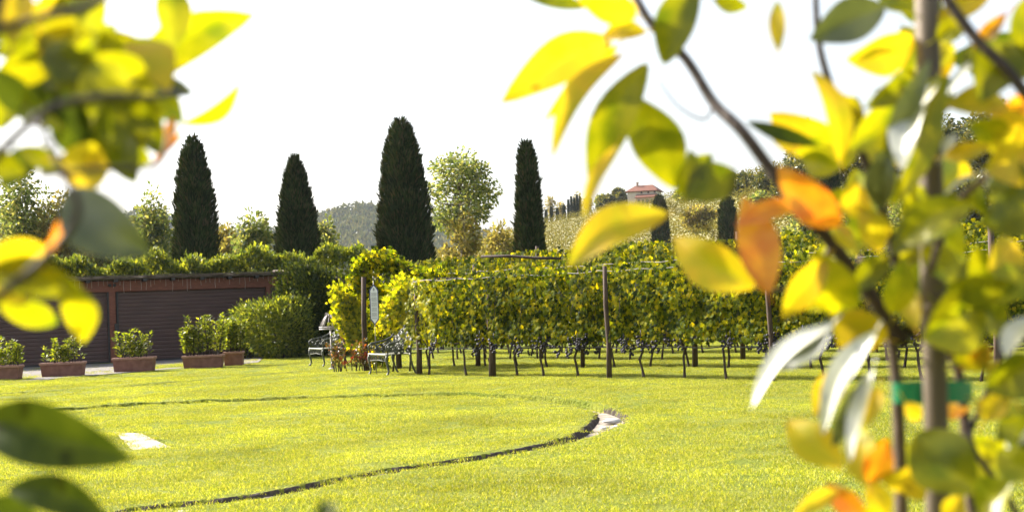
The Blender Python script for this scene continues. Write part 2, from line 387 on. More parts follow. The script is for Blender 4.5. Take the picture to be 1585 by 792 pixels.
for (y0, y1, dens) in ((9.3, 14, 42), (14, 20, 34), (20, 27, 26), (27, 36, 18), (36, 46, 9)):
    wdt = .40 * y1 + 1; n = int(2 * wdt * (y1 - y0) * dens)
    q = np.stack([G.uniform(-wdt, wdt, n), G.uniform(y0, y1, n)], 1)
    q = q[np.abs(q[:, 0]) < .38 * q[:, 1] + .6]
    d, i = near(q, RINGP); w_ = ring_width(i, RINGP); keep = d > w_ + .095 + .04 * np.sin(q[:, 0] * 9)
    d2, _ = near(q, OUTP); keep &= d2 > .12
    big = [Vector(((p.x - (sx0 + sx1) / 2) * 1.12 + (sx0 + sx1) / 2, (p.y - (sy0 + sy1) / 2) * 1.05 + (sy0 + sy1) / 2, 0)) for p in SLABC]
    keep &= ~poly_in(q, big)
    pts.append(q[keep])
pts = np.concatenate(pts); pz = height(pts)
gm = bpy.data.meshes.new('grass'); gm.vertices.add(len(pts)); gm.vertices.foreach_set('co', np.column_stack([pts, pz]).astype(np.float32).ravel())
gm.materials.append(M_GRASS)
go = link('grass', gm); tag(go, 'short sunlit grass blades covering the lawn', 'grass', None, 'stuff')
ng = bpy.data.node_groups.new('scatter_grass', 'GeometryNodeTree')
ng.interface.new_socket('Geometry', in_out='INPUT', socket_type='NodeSocketGeometry'); ng.interface.new_socket('Geometry', in_out='OUTPUT', socket_type='NodeSocketGeometry')
ni = ng.nodes.new('NodeGroupInput'); no_ = ng.nodes.new('NodeGroupOutput')
m2p = ng.nodes.new('GeometryNodeMeshToPoints'); iop = ng.nodes.new('GeometryNodeInstanceOnPoints'); ci = ng.nodes.new('GeometryNodeCollectionInfo')
ci.inputs['Collection'].default_value = clumps; ci.inputs['Separate Children'].default_value = True; ci.inputs['Reset Children'].default_value = True
rv = ng.nodes.new('FunctionNodeRandomValue'); rv.data_type = 'FLOAT_VECTOR'; rv.inputs[1].default_value = (.12, .12, 6.283); rv.inputs[0].default_value = (-.12, -.12, 0)
rs = ng.nodes.new('FunctionNodeRandomValue'); rs.data_type = 'FLOAT'; rs.inputs[2].default_value = .75; rs.inputs[3].default_value = 1.4; rs.inputs['Seed'].default_value = 5
ng.links.new(ni.outputs[0], m2p.inputs[0]); ng.links.new(m2p.outputs[0], iop.inputs['Points']); ng.links.new(ci.outputs[0], iop.inputs['Instance'])
iop.inputs['Pick Instance'].default_value = True
ng.links.new(rv.outputs[0], iop.inputs['Rotation']); ng.links.new(rs.outputs[1], iop.inputs['Scale']); ng.links.new(iop.outputs[0], no_.inputs[0])
md = go.modifiers.new('scatter', 'NODES'); md.node_group = ng

# paving: pieces of the sunken ring and the flagstone patch
def slab(name, poly, z0, z1, mat, parent=None, label=None):
    mb = MB(); n = len(poly); c = sum(poly, Vector()) / n
    lo = [(p.x, p.y, z0) for p in poly]; mid = [(p.x, p.y, z1 - .008) for p in poly]
    top = [(c.x + (p.x - c.x) * .96, c.y + (p.y - c.y) * .96, z1 + R.uniform(-.002, .002)) for p in poly]
    fs = [tuple(range(2 * n, 3 * n))]
    for i in range(n):
        j = (i + 1) % n; fs += [(i, j, n + j, n + i), (n + i, n + j, 2 * n + j, 2 * n + i)]
    mb.add(lo + mid + top, fs); o = mb.build(name, mat, parent, False)
    return o
flag = empty('flagstone_paving'); tag(flag, 'pale flagstones let into the lawn inside the circle', None, None, 'structure')
A, B, Cc, D = SLABC
def lerp(a, b, t): return a + (b - a) * t
for i in range(3):
    for j in range(2):
        u0, u1 = i / 3 + .008, (i + 1) / 3 - .008; v0, v1 = j / 2 + .01, (j + 1) / 2 - .01
        q = [lerp(lerp(A, D, u), lerp(B, Cc, u), v) for (u, v) in ((u0, v0), (u0, v1), (u1, v1), (u1, v0))]
        slab('flagstone', q, -.08, -.012, M_STONE, flag)
ringp = empty('ring_paving'); tag(ringp, 'pale stone strip at the bottom of the sunken circle', None, None, 'structure')
dd_ = np.hypot(RINGP[:, 0] - _end.x, RINGP[:, 1] - _end.y); idx = np.arange(len(RINGP))
wall_ = ring_width(idx, RINGP)
k0 = 0
for i in range(0, len(RINGP) - 6, 4):
    j = i + 4; a = RINGP[i]; b = RINGP[j]
    if a[1] < 9.5 or a[0] < -5 and a[1] < 20: continue
    t = b - a; L_ = np.linalg.norm(t)
    if L_ < .05 or L_ > 2: continue
    t = t / L_; nrm = np.array([-t[1], t[0]]); wi, wj = wall_[i] * .9, wall_[j] * .9
    if dd_[i] > 3.4 and R.random() < .55: continue
    q = [Vector((*(a + t * .015 + nrm * wi), 0)), Vector((*(a + t * .015 - nrm * wi), 0)), Vector((*(b - t * .015 - nrm * wj), 0)), Vector((*(b - t * .015 + nrm * wj), 0))]
    slab('paving_stone', q, -.12, -.068 + R.uniform(-.004, .004), M_STONE, ringp)
def rock(px, py, s, label):
    p = gp(px, py); mb = MB(); n = 10; vs = []; fs = []
    prof = [(.55, -.05), (1.0, .05), (.95, .35), (.6, .6), (.2, .7)]
    mb.lathe((0, 0, 0), [(r * s, z * s * .8) for r, z in prof], n, .14)
    o = mb.build('garden_stone', M_ROCK); o.location = (p.x, p.y, -.05); o.scale = (1, .8, .8); tag(o, label, 'stone'); return o
rock(948, 648, .13, 'grey boulder on the pale paving at the right end of the sunken circle')
rock(958, 655, .09, 'small grey stone lying just right of the boulder on the paving')
rock(935, 657, .07, 'smallest stone in the groove beside the boulder')
rock(790, 704, .10, 'pale stone lying in the front edge of the sunken circle')
rock(281, 790, .12, 'pale stone at the near end of the sunken circle by the picture bottom')

# gravel path along the shed
pa = [gp(-200, 600), gp(60, 589), gp(130, 582), (gp(240, 573)), gp(300, 568), gp(400, 561)]
pb = [gp(-200, 570), gp(40, 566), gp(130, 560), gp(240, 553), gp(300, 550), gp(400, 545)]
n = len(pa); V = [(p.x, p.y, .012) for p in pa] + [(p.x, p.y + 3, .012) for p in pb]
mb = MB().add(V, [(i, i + 1, n + i + 1, n + i) for i in range(n - 1)])
tag(mb.build('gravel_path', M_GRAVEL), 'grey gravel strip between the planters and the shed', None, None, 'structure')

# ------------------------------------------------------------------ the shed with roller shutters
SA, SB = gp(40, 568.5), gp(280, 556)
sdir = (SB - SA).normalized(); sang = math.atan2(sdir.y, sdir.x)
SH_H = 2.88
def spos(px):      # distance along the facade of a picture column
    best = 0; bd = 1e9
    for k in range(-150, 400):
        q = SA + sdir * (k * .05); dv = q - CAMP; x = CX + FPX * dv.dot(_R) / dv.dot(_F)
        if abs(x - px) < bd: bd = abs(x - px); best = k * .05
    return best
shed = empty('shed', (SA.x, SA.y, 0), sang)
tag(shed, 'low brown shed with roller shutters under a reddish timber fascia', 'shed')
xL, xP1, xP2, xR = spos(-100) , spos(176), spos(414), spos(446)
xL = -5.0
def shutter(x0, x1):
    mb = MB(); z = .03; k = 0
    while z < 2.36:
        h = .13
        ys_ = [(-.0, z), (-.018, z + .02), (-.018, z + h - .035), (-.002, z + h - .012)]
        vs = []
        for (yy, zz) in ys_: vs += [(x0, yy, zz), (x1, yy, zz)]
        vs += [(x0, .0, z + h), (x1, .0, z + h)]
        mb.add(vs, [(2 * i, 2 * i + 1, 2 * i + 3, 2 * i + 2) for i in range(4)]); z += h
    o = mb.build('roller_shutter', M_SHUT, shed, False)
    b = MB().box(((x0 + x1) / 2, -.03, .035), (x1 - x0, .05, .07)).build('bottom_bar', M_BLACK, o, False)
    return o
shutter(xL + .1, xP1 - .12); shutter(xP1 + .16, xP2 - .08)
for xp, wd in ((xP1, .2), (xP2 + .06, .14), (xL, .2)):
    MB().box((xp, -.05, 1.2), (wd, .16, 2.4), bev=.01).build('post', M_FASCIA, shed, False)
MB().box((xP1 + .17, -.06, 1.2), (.05, .1, 2.38)).build('shutter_rail', M_BLACK, shed, False)
MB().box((xP1 - .13, -.06, 1.2), (.05, .1, 2.38)).build('shutter_rail', M_BLACK, shed, False)
MB().box((xP1 + .1, -.16, 1.15), (.1, .06, .34), bev=.01).build('junction_box', M_BLACK, shed, False)
mbr = MB().box(((xL + xR) / 2, -.06, 2.565), (xR - xL + .3, .14, .37), bev=.012)
MBf = mbr.build('fascia_beam', M_FASCIA, shed, False)
MB().box(((xL + xR) / 2, 2.55, 1.3), (xR - xL, 5.0, 2.6)).build('wall', M_SHUT, shed, False)
mb = MB(); x = xL - .4                                   # roof edge, slightly wavy
prev = None; vs = []
xe = xR + .55; nseg = 60
for i in range(nseg + 1):
    x = xL - .4 + (xe - xL + .4) * i / nseg; dz = R.uniform(-.012, .012)
    vs += [(x, -.42 + R.uniform(-.03, .03), 2.80 + dz), (x, -.42, 2.86 + dz), (x, 5.4, 3.0), (x, 5.4, 2.8)]
fs = []
for i in range(nseg):
    a = 4 * i; b = a + 4
    fs += [(a, b, b + 1, a + 1), (a + 1, b + 1, b + 2, a + 2), (a + 3, a, b, b + 3)][:3]
mb.add(vs, fs); mb.build('roof', M_ROOF, shed, False)
mb = MB()
for k in range(3):
    P = [(xL - .4 + (xe - xL + .6) * i / 40, -.40 - .03 * k, 2.84 + .03 * k + R.uniform(-.012, .012)) for i in range(41)]
    mb.tube(P, .012, 5)
mb.build('roof_edge_cane', M_ROOF, shed)
x = spos(55)
for px in (-30, 10, 50, 93, 137, 181, 225, 269, 313, 356, 398):
    x = spos(px); MB().box((x, -.25, 2.745), (.13, .3, .1), bev=.01).build('rafter_end', M_BLACK, shed, False)
# spotlight pair on the post
for q in (-.08, .08):
    MB().lathe((xP1 + q, -.2, 2.60), [(.03, -.05), (.05, -.03), (.05, .03), (.03, .05)], 8).build('spotlight', M_BLACK, shed)
# icicle lights
mb = MB(); x = xL
zt = 2.79
mb.tube([(xL + .3 * i, -.16, zt + R.uniform(-.015, .01)) for i in range(int((xR - xL) / .3) + 1)], .006, 4)
x = xL
while x < xR + .05:
    L_ = R.choice([.12, .2, .28, .38, .46]); kx = R.uniform(-.03, .03)
    mb.tube([(x, -.165, zt), (x + kx, -.17, zt - L_ * .5), (x + kx * .3, -.17, zt - L_)], .0055, 4); x += R.uniform(.12, .22)
ic = mb.build('icicle_lights', M_LEDW); ic.location = (SA.x, SA.y, 0); ic.rotation_euler = (0, 0, sang)
tag(ic, 'unlit icicle light string hanging along the shed fascia', 'light string')
# thin branch-like beam running from the shed roof end over the bush
pe = [at(424, 420, 50.6), at(470, 421, 49), at(500, 427, 48), at(524, 431, 47), at(533, 438, 46.5)]
tag(MB().tube(pe, [.06, .07, .06, .06, .04], 7).build('rustic_pole', M_BARK), 'crooked dark pole running from the shed roof over the laurel bush', 'pole')

# ------------------------------------------------------------------ planters and shrubs
def planter(px0, px1, py, h, label, dep=.42):
    a = gp(px0, py + (792 - (px0 + px1) / 2) * 0); b = gp(px1, py - (px1 - px0) * .04)
    wdt = (b - a).length; c = (a + b) / 2; rz = math.atan2(b.y - a.y, b.x - a.x)
    t = empty('planter', (c.x, c.y + dep / 2, .0), rz); tag(t, label, 'planter', 'terracotta trough planters')
    mb = MB(); x0, y0 = wdt / 2, dep / 2
    vs = [];
    for (z, s) in ((0, .93), (h - .06, 1.0)):
        for (i, j) in ((-1, -1), (1, -1), (1, 1), (-1, 1)): vs.append((i * x0 * s, j * y0 * s, z))
    mb.add(vs, [(3, 2, 1, 0), (0, 1, 5, 4), (1, 2, 6, 5), (2, 3, 7, 6), (3, 0, 4, 7)])
    mb.build('trough', M_TERRA, t, False)
    rm = MB()
    for (cx_, cy_, lx, ly) in ((0, -y0, wdt + .05, .05), (0, y0, wdt + .05, .05), (-x0, 0, .05, dep - .05), (x0, 0, .05, dep - .05)):
        rm.box((cx_, cy_, h - .03), (lx, ly, .065), bev=.012)
    rm.build('rim', M_RIM, t, False)
    MB().box((0, 0, h - .07), (wdt - .06, dep - .06, .02)).build('soil', M_SOIL, t, False)
    return t, c + Vector((0, dep / 2, 0)), wdt, rz
def shrub(name, loc, rz, w_, d_, stems, h0, mat, label, cat, lsize=.1, nl=45, z0=.3, up=.5, group=None):
    """a small bush made of leafy stems standing in a box w_ x d_"""
    t = empty(name, (loc.x, loc.y, 0), rz); tag(t, label, cat, group)
    P, A_, st = [], [], MB()
    for k in range(stems):
        bx_, by_ = R.uniform(-w_ / 2, w_ / 2), R.uniform(-d_ / 2, d_ / 2); h = h0 * R.uniform(.6, 1.1)
        lean = (R.uniform(-.18, .18) + bx_ * .25, R.uniform(-.15, .15))
        q = [(bx_ + lean[0] * h * s, by_ + lean[1] * h * s, z0 + h * s) for s in (0, .35, .7, 1)]
        st.tube(q, [.012, .01, .007, .004], 4)
        for i in range(nl):
            s = R.uniform(.12, 1.0) ** .8; an = R.uniform(0, 6.28); u = (math.cos(an), math.sin(an))
            rr = R.uniform(.0, .10) * (1.3 - s)
            P.append((bx_ + lean[0] * h * s + u[0] * rr, by_ + lean[1] * h * s + u[1] * rr, z0 + h * s)); A_.append((u[0], u[1], up + R.uniform(-.3, .6)))
    st.build('stems', M_BARK, t); P = np.array(P); A_ = np.array(A_)
    nr = np.column_stack([-A_[:, 0] * .5, -A_[:, 1] * .5, np.ones(len(A_))]) + rn(len(P), .5)
    link('foliage', leaves('foliage', P, lsize * G.uniform(.6, 1.2, len(P)), nr, A_, T_OVAL, mat), t); return t
PL = [(-36, 29, 590, .38, 'terracotta trough planter partly cut off by the left picture edge', 9, .62),
      (62, 127, 584, .38, 'wide terracotta trough with a chipped rim holding a two-tufted shrub', 10, .60),
      (174, 237, 576.5, .40, 'terracotta trough standing alone in front of the shed post', 9, .66),
      (282, 344, 570.5, .36, 'long terracotta trough beside a shorter one by the bushes', 16, .95),
      (346, 375, 566, .40, 'short terracotta trough touching the green bush', 9, .8)]
SL = ['leafy laurel shrub in the leftmost trough', 'sparse laurel shrub in two tufts in the second trough from the left',
      'upright laurel seedlings in the trough before the shed post', 'dense laurel shrub in the long trough by the bushes', 'laurel shrub with one tall shoot in the short trough']
for (a, b, py, h, lb, ns, sh), sl_ in zip(PL, SL):
    t, c, wdt, rz = planter(a, b, py, h, lb)
    big = sh > .7
    shrub('potted_laurel', c, rz, wdt * .85, .26, ns + (12 if big else 4), sh * 1.22, M_POT, sl_, 'shrub', .115, 70 if big else 52, h - .08, group='laurels in the terracotta troughs')

# ------------------------------------------------------------------ bushes, hedges and trees
def blob_pts(n, c, r, shell=.75, lobes=9, seed=0, flat=0.0):
    """points on the noisy shell and inside of a lobed mass; returns points and outward directions"""
    g = np.random.default_rng(seed); d = unit(g.normal(0, 1, (n, 3)))
    L = unit(g.normal(0, 1, (lobes, 3))); amp = g.uniform(.12, .42, lobes)
    q = np.ones(n) * .80
    for l, a in zip(L, amp): q += a * np.maximum(0, d @ l) ** 6
    t = np.where(g.random(n) < shell, g.uniform(.86, 1.03, n), g.random(n) ** .5)
    t = np.where(g.random(n) < .07, g.uniform(1.03, 1.17, n), t)
    P = d * (q * t)[:, None] * np.array(r); P = P + np.array(c)
    if flat: P[:, 2] = np.maximum(P[:, 2], flat + .05 * g.random(n))
    return P, d
def bush(name, loc, r, n, ls, mat, label, cat='bush', seed=1, tmpl=T_OVAL, group=None, rz=0, lobes=12, base=.1):
    t = empty(name, (loc.x, loc.y, 0), rz); tag(t, label, cat, group)
    P, d = blob_pts(n, (0, 0, r[2] * .95), r, .7, lobes, seed); k = P[:, 2] > base * r[2]; P = P[k]; d = d[k]
    ax = d + rn(len(P), .45) + np.array([0, 0, .45]); nr = d * .4 + rn(len(P), .6) + np.array([0, 0, .5])
    link('foliage', leaves('foliage', P, ls * G.uniform(.6, 1.3, len(P)), nr, ax, tmpl, mat), t)
    st = MB()
    for k in range(5):
        a = R.uniform(0, 6.28); st.tube([(0.1 * math.cos(a), .1 * math.sin(a), 0), (.3 * r[0] * math.cos(a), .3 * r[1] * math.sin(a), r[2] * .6), (.6 * r[0] * math.cos(a), .6 * r[1] * math.sin(a), r[2] * 1.3)], [.04, .03, .01], 5)
    st.build('stems', M_BARK, t); return t
bush('laurel_bush', gp(398, 552) + Vector((0, .5, 0)), (1.0, .9, .98), 4200, .13, M_HEDGE, 'round yellow green bush beside the short terracotta trough', seed=3)
bush('laurel_bush', gp(372, 556) + Vector((.1, .9, 0)), (.7, .6, .72), 2200, .12, M_LAUREL, 'low green bush just behind the short terracotta trough', seed=8)
bush('laurel_bush', Vector((gx(434, 46.3).x, 46.3, 0)), (1.1, .8, .98), 7000, .13, M_HEDGE, 'tall lit bush between the round bush and the dark laurel', seed=4)
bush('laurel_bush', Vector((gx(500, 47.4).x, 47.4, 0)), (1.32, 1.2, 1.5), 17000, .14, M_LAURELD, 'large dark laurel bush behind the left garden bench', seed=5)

def hedge(px0, px1, Y0, Y1, dep, h, n, ls, mat, label, seed=1, wob=.55):
    a, b = gx(px0, Y0), gx(px1, Y1); g = np.random.default_rng(seed); v = b - a; L_ = v.length; u = v / L_; wv = Vector((-u.y, u.x, 0))
    t = empty('hedge', ((a.x + b.x) / 2, (a.y + b.y) / 2, 0)); tag(t, label, 'hedge'); c = t.location
    s = g.random(n) * L_; q = g.random(n); top = q < .5
    hh = h + wob * (np.sin(s * 1.9 + seed) * .4 + np.sin(s * 4.7 + 2) * .3 + g.normal(0, .28, n) * .6)
    z = np.where(top, hh - g.random(n) ** 2 * .35, g.uniform(.1, 1, n) * hh)
    dv = np.where(top, g.uniform(-dep / 2, dep / 2, n), np.where(g.random(n) < .75, -dep / 2, dep / 2) * g.uniform(.8, 1.05, n))
    P = np.stack([a.x + u.x * s + wv.x * dv - c.x, a.y + u.y * s + wv.y * dv - c.y, z], 1)
    d = np.where(top[:, None], np.array([0, 0, 1.0]), np.array([wv.x, wv.y, 0])[None] * np.sign(dv)[:, None])
    ax = d * .6 + rn(n, .45) + np.array([0, 0, .5]); nr = d * .3 + rn(n, .6) + np.array([0, 0, .5])
    link('foliage', leaves('foliage', P, ls * g.uniform(.6, 1.3, n), nr, ax, T_OVAL, mat), t)
    st = MB()
    for k in range(int(L_ / 1.2)):
        p = a + u * (k + .5) * 1.2 - c; st.tube([(p.x, p.y, 0), (p.x + .1, p.y, h * .45), (p.x, p.y + .1, h * .85)], [.05, .035, .015], 5)
    st.build('stems', M_BARK, t); return t
hedge(-40, 330, 52, 54, 1.6, 3.45, 15000, .19, M_HEDGE, 'pale green hedge rising behind the left part of the shed roof', 2)
hedge(300, 565, 53.5, 53, 1.6, 3.5, 12000, .19, M_HEDGE, 'laurel hedge behind the shed roof end and the big laurel bush', 3, .45)
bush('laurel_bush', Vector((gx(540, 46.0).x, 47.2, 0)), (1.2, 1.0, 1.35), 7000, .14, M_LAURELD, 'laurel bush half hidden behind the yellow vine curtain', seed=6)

def cypress(px_top, py_top, Y, prof, label, n=15000, ls=.26, zbase=0.0):
    """prof: (photo row, half width px) down the crown"""
    top = at(px_top, py_top, Y); g = np.random.default_rng(int(px_top))
    loc = Vector((top.x, Y, zbase)); s = Y / FPX
    t = empty('cypress_tree', loc); tag(t, label, 'cypress')
    H = top.z - zbase
    zz = np.array([H - (r - py_top) * s for r, _ in prof] + [H * .12, .5]); rr = np.array([w_ * s * (.91 if n > 9000 else 1) for _, w_ in prof] + [prof[-1][1] * s * .92, prof[-1][1] * s * .5])
    o = np.argsort(zz); zz, rr = zz[o], rr[o]
    def rad_at(z): return np.interp(z, zz, rr)
    z = g.uniform(.5, H, n * 2); keep = g.random(n * 2) < rad_at(z) / rr.max() + .05; z = z[keep][:n]; m = len(z)
    a = g.random(m) * 6.283
    q = rad_at(z) * (1 + .07 * np.sin(a * 5 + z * 1.3) + .06 * np.sin(a * 9 - z * 4.1) + .05 * np.sin(z * 7 + a * 2)) * np.where(g.random(m) < .8, g.uniform(.9, 1.06, m), g.uniform(.6, 1.16, m))
    P = np.stack([q * np.cos(a), q * np.sin(a), z - .1], 1)
    out = np.stack([np.cos(a), np.sin(a), np.zeros(m)], 1)
    ax = out * .55 + np.array([0, 0, 1.0]) + rn(m, .22); nr = out + rn(m, .5)
    link('crown', leaves('crown', P, ls * g.uniform(.6, 1.3, m), nr, ax, T_SPRAY, M_CYP), t)
    pr = [(float(rad_at(z_)) * .86, float(z_)) for z_ in np.linspace(.5, H - .25, 16)]
    core = MB().lathe((0, 0, 0), pr, 14, .04).build('inner_crown', M_CYP, t)
    MB().tube([(0, 0, -.1), (0, 0, 1.2)], [.16, .13], 8).build('trunk', M_BARK2, t); return t
cypress(298, 211, 60, [(214, 4), (225, 11), (245, 17), (270, 23), (300, 27), (340, 31), (400, 35)], 'dark cypress standing behind the left half of the shed roof')
cypress(456, 240, 61, [(243, 4), (255, 9), (270, 14), (300, 21), (330, 27), (360, 31), (400, 36)], 'shorter cone shaped cypress behind the right end of the shed')
cypress(620, 184, 60, [(187, 6), (197, 14), (215, 20), (240, 27), (290, 34), (340, 40), (400, 44)], 'tallest and broadest dark cypress behind the vine arch', 20000)
cypress(814, 218, 60, [(221, 5), (232, 10), (260, 14), (300, 17), (350, 20), (400, 23)], 'slender column cypress behind the front grape rows', 11000)

def tree(px, py_top, py_bot, Y, half, mat, label, name='broadleaf_tree', n=7000, ls=.3, clumps_=26, bare=0.0, zb=0.0, low=.35, seed=None, tmpl=T_OVAL, rc=.3, trunkr=.14, group=None, cat='tree'):
    seed = seed if seed is not None else int(px * 3 + py_top)
    g = np.random.default_rng(seed); top = at(px, py_top, Y); s = Y / FPX; loc = Vector((top.x, Y, zb)); H = top.z - zb; W = half * s
    t = empty(name, loc); tag(t, label, cat, group)
    z0 = H * low; ctr = np.array([0, 0, (H + z0) / 2]); rz_ = (H - z0) / 2
    d = unit(g.normal(0, 1, (clumps_, 3))); rr = g.uniform(.45, .95, clumps_)[:, None]
    C = ctr + d * rr * np.array([W, W, rz_]) * (1 - rc * .55)
    C = C + g.normal(0, .09, C.shape) * np.array([W, W, rz_]); C[0] = [.1 * W, 0, H - rc * rz_ * .8]; C[1] = [-.35 * W, .1, H - rc * rz_ * 1.3]; C[2] = [.42 * W, 0, H - rc * rz_ * 1.6]
    mb = MB(); tp = [(0, 0, -.3), (.05 * W, 0, z0 * .6), (0, .05 * W, z0 + rz_ * .5), (.04 * W, 0, H * .93)]
    mb.tube(tp, [trunkr, trunkr * .8, trunkr * .5, trunkr * .12], 8)
    for c in C:
        zs = max(z0 * .5, min(c[2] - .2 * rz_, z0 + rz_ * 1.2)); st = Vector((0, 0, zs)); e = Vector(c)
        mid = st.lerp(e, .5) + Vector((0, 0, -.08 * rz_)); mb.tube([st, mid, e, e + (e - mid) * .5 + Vector((0, 0, .1))], [trunkr * .35, trunkr * .22, trunkr * .09, trunkr * .03], 5)
    mb.build('trunk', M_BARK2, t)
    m = n; k = g.integers(0, clumps_, m); cr = rc * g.uniform(.7, 1.25, clumps_)
    dd = unit(g.normal(0, 1, (m, 3))); q = (g.random(m) ** .45)[:, None]
    P = C[k] + dd * q * (cr[k])[:, None] * np.array([W, W, rz_ * .9])
    ax = dd + rn(m, .5) + np.array([0, 0, -.1]); nr = rn(m, .8) + np.array([0, 0, .5])
    link('crown', leaves('crown', P, ls * g.uniform(.55, 1.3, m), nr, ax, tmpl, mat), t); return t
tree(708, 233, 400, 72, 80, M_TREE, 'tall airy poplar with yellow green crown right of the broadest cypress', n=6200, ls=.21, clumps_=34, low=.46, rc=.26, name='poplar_tree')
tree(715, 330, 400, 70, 42, M_AUT, 'thin brownish tree below the poplar crown', n=2600, ls=.24, clumps_=26, low=.2, rc=.24)
tree(388, 327, 400, 75, 48, M_TREE, 'rounded green tree between the two left cypresses', n=8000, ls=.25, clumps_=40, low=.08, rc=.30)
tree(350, 345, 400, 78, 28, M_AUT, 'small yellowing tree left of the rounded green tree', n=2500, ls=.26, clumps_=16, low=.1, rc=.32)
tree(505, 340, 400, 78, 24, M_TREE, 'pale bush-like tree just right of the cone shaped cypress', n=2600, ls=.24, clumps_=16, low=.1, rc=.32)
tree(770, 345, 400, 76, 40, M_AUT, 'low rust coloured tree left of the slender cypress', n=5200, ls=.24, clumps_=24, low=.1, rc=.32)
for (px, py, hf, mt, lb, n_) in ((-30, 245, 60, M_AUT, 'sparse autumn tree at the far left edge behind the leaves', 5500), (35, 250, 62, M_TREE, 'loose pale green tree under the left leaf spray, second from the edge', 6500),
                         (88, 290, 44, M_AUT, 'golden tree in the gap under the left leaf spray', 5000), (130, 335, 56, M_AUT, 'low golden bush-like tree over the hedge, behind the grey green leaf', 5500), (185, 345, 50, M_TREE, 'low rounded tree behind the tip of the grey green leaf', 5000),
                         (232, 292, 42, M_TREE, 'loose tree immediately left of the first cypress', 5000), (245, 372, 40, M_TREE, 'low bushy tree at the foot of the first cypress', 3500)):
    tree(px, py, 400, 74 + R.uniform(-3, 5), hf, mt, lb, n=n_, ls=.25, clumps_=30, low=.08, rc=.34)

# ------------------------------------------------------------------ hillside, house and far hills
CREST = [(560, 400, 300), (700, 392, 300), (760, 372, 320), (800, 356, 330), (842, 344, 340), (901, 333, 345), (960, 322, 345), (1012, 312, 340), (1060, 300, 310), (1110, 287, 280), (1160, 272, 250), (1210, 262, 220), (1300, 245, 190), (1400, 225, 170), (1500, 205, 160), (1600, 190, 150), (1750, 170, 150)]
def crest(px):
    a = np.array(CREST); return float(np.interp(px, a[:, 0], a[:, 1])), float(np.interp(px, a[:, 0], a[:, 2]))
def hill_pt(px, t):
    """t 0 at the foot, 1 at the crest, up to 1.6 beyond it"""
    cy, cd = crest(px); T = at(px, cy, cd); D0 = 82.0
    tt = min(t, 1.0); D = D0 + (cd - D0) * t
    X = (px - CX) / FPX * D
    z = T.z * (tt ** 1.15) * 1.0 - (max(0, t - 1) ** 1.5) * T.z * .8
    p = at(px, cy, D); return Vector((p.x, D, z))
cols = np.arange(560, 1751, 14); tsr = np.concatenate([np.linspace(0, 1, 40), np.linspace(1.03, 2.2, 14)])
V = []; 
for t in tsr:
    for c in cols:
        p = hill_pt(c, t); V.append((p.x, p.y, p.z - (.3 if t < .02 else 0)))
nc = len(cols); mb = MB().add(V, [(i * nc + j, i * nc + j + 1, (i + 1) * nc + j + 1, (i + 1) * nc + j) for i in range(len(tsr) - 1) for j in range(nc - 1)])
tag(mb.build('vineyard_hill', M_HILL), 'tan vineyard hillside rising to the right with the house on its crest', None, None, 'structure')
# rows of vines on the hillside
P = []
for t in np.linspace(.12, .99, 46):
    for c in np.arange(600, 1560, 1.15 if t > .4 else 1.7):
        tt = t + .10 * (c - 1000) / 500 * .35
        if 0.05 < tt < 1:
            p = hill_pt(c, tt)
            for _ in range(3):
                P.append((p.x + R.uniform(-.3, .3), p.y + R.uniform(-.25, .25), p.z + R.uniform(.25, 1.6)))
P = np.array(P); m = len(P)
M_VFAR = leafmat('far_vine_leaves', [(.12, .125, .035), (.17, .165, .045), (.20, .18, .05), (.15, .13, .045)], trans=.3, tcol=1.1, gloss=.0)
vr = link('vineyard_rows', leaves('vineyard_rows', P, .34 * G.uniform(.5, 1.3, m), rn(m), rn(m) + np.array([0, 0, .4]), T_OVAL, M_VFAR))
tag(vr, 'rows of yellowing vines combed across the hillside', 'vineyard', None, 'stuff')

# crest trees
k = 0
for px, h, hw in ((845, 20, 2.0), (853, 24, 2.0), (862.5, 20, 1.9), (872.5, 23, 2.1), (879.5, 30, 1.6), (884, 34, 1.4), (888.5, 31, 1.5), (893, 35, 1.4), (897.5, 32, 1.6)):
    cy, cd = crest(px); b = hill_pt(px, .985)
    cypress(px, cy - h + 2, b.y, [(cy - h + 3, hw * .5), (cy - h + 8, hw * .8), (cy - h + 16, hw), (cy, hw)], f'far small cypress on the hill crest, {ORD[k]} from the left in its row', 2200, .32, b.z - .6)['group'] = 'small cypresses on the hill crest'; k += 1
def crest_tree(px, top, half, mat, label, t=.98, **kw):
    b = hill_pt(px, t); kw.setdefault('n', 1800); kw.setdefault('ls', .8); kw.setdefault('low', .1)
    return tree(px, top, 0, b.y, half, mat, label, zb=b.z - .4, clumps_=kw.pop('clumps_', 14), rc=.36, **kw)
crest_tree(852, 306, 10, M_AUT, 'thin bare-looking tree behind the leftmost small cypresses on the crest', t=1.03, n=500, ls=.6)
crest_tree(868, 312, 9, M_AUT, 'sparse autumn tree behind the middle of the small crest cypresses', t=1.03, n=500, ls=.6)
crest_tree(893, 298, 9, M_AUT, 'taller sparse tree behind the densest small cypresses on the crest', t=1.03, n=400, ls=.6)
crest_tree(908, 305, 12, M_AUT, 'pale sparse tree right of the small crest cypresses', t=1.03, n=700, ls=.6)
crest_tree(940, 303, 17, M_OAK, 'dark round tree on the crest left of the farmhouse', n=3800)
crest_tree(957, 292, 12, M_OAK, 'dark tree peaking beside the farmhouse gable', n=3000, t=1.0)
crest_tree(930, 303, 10, M_TREE, 'lighter tree at the left of the dark crest trees', n=1500, t=1.0)

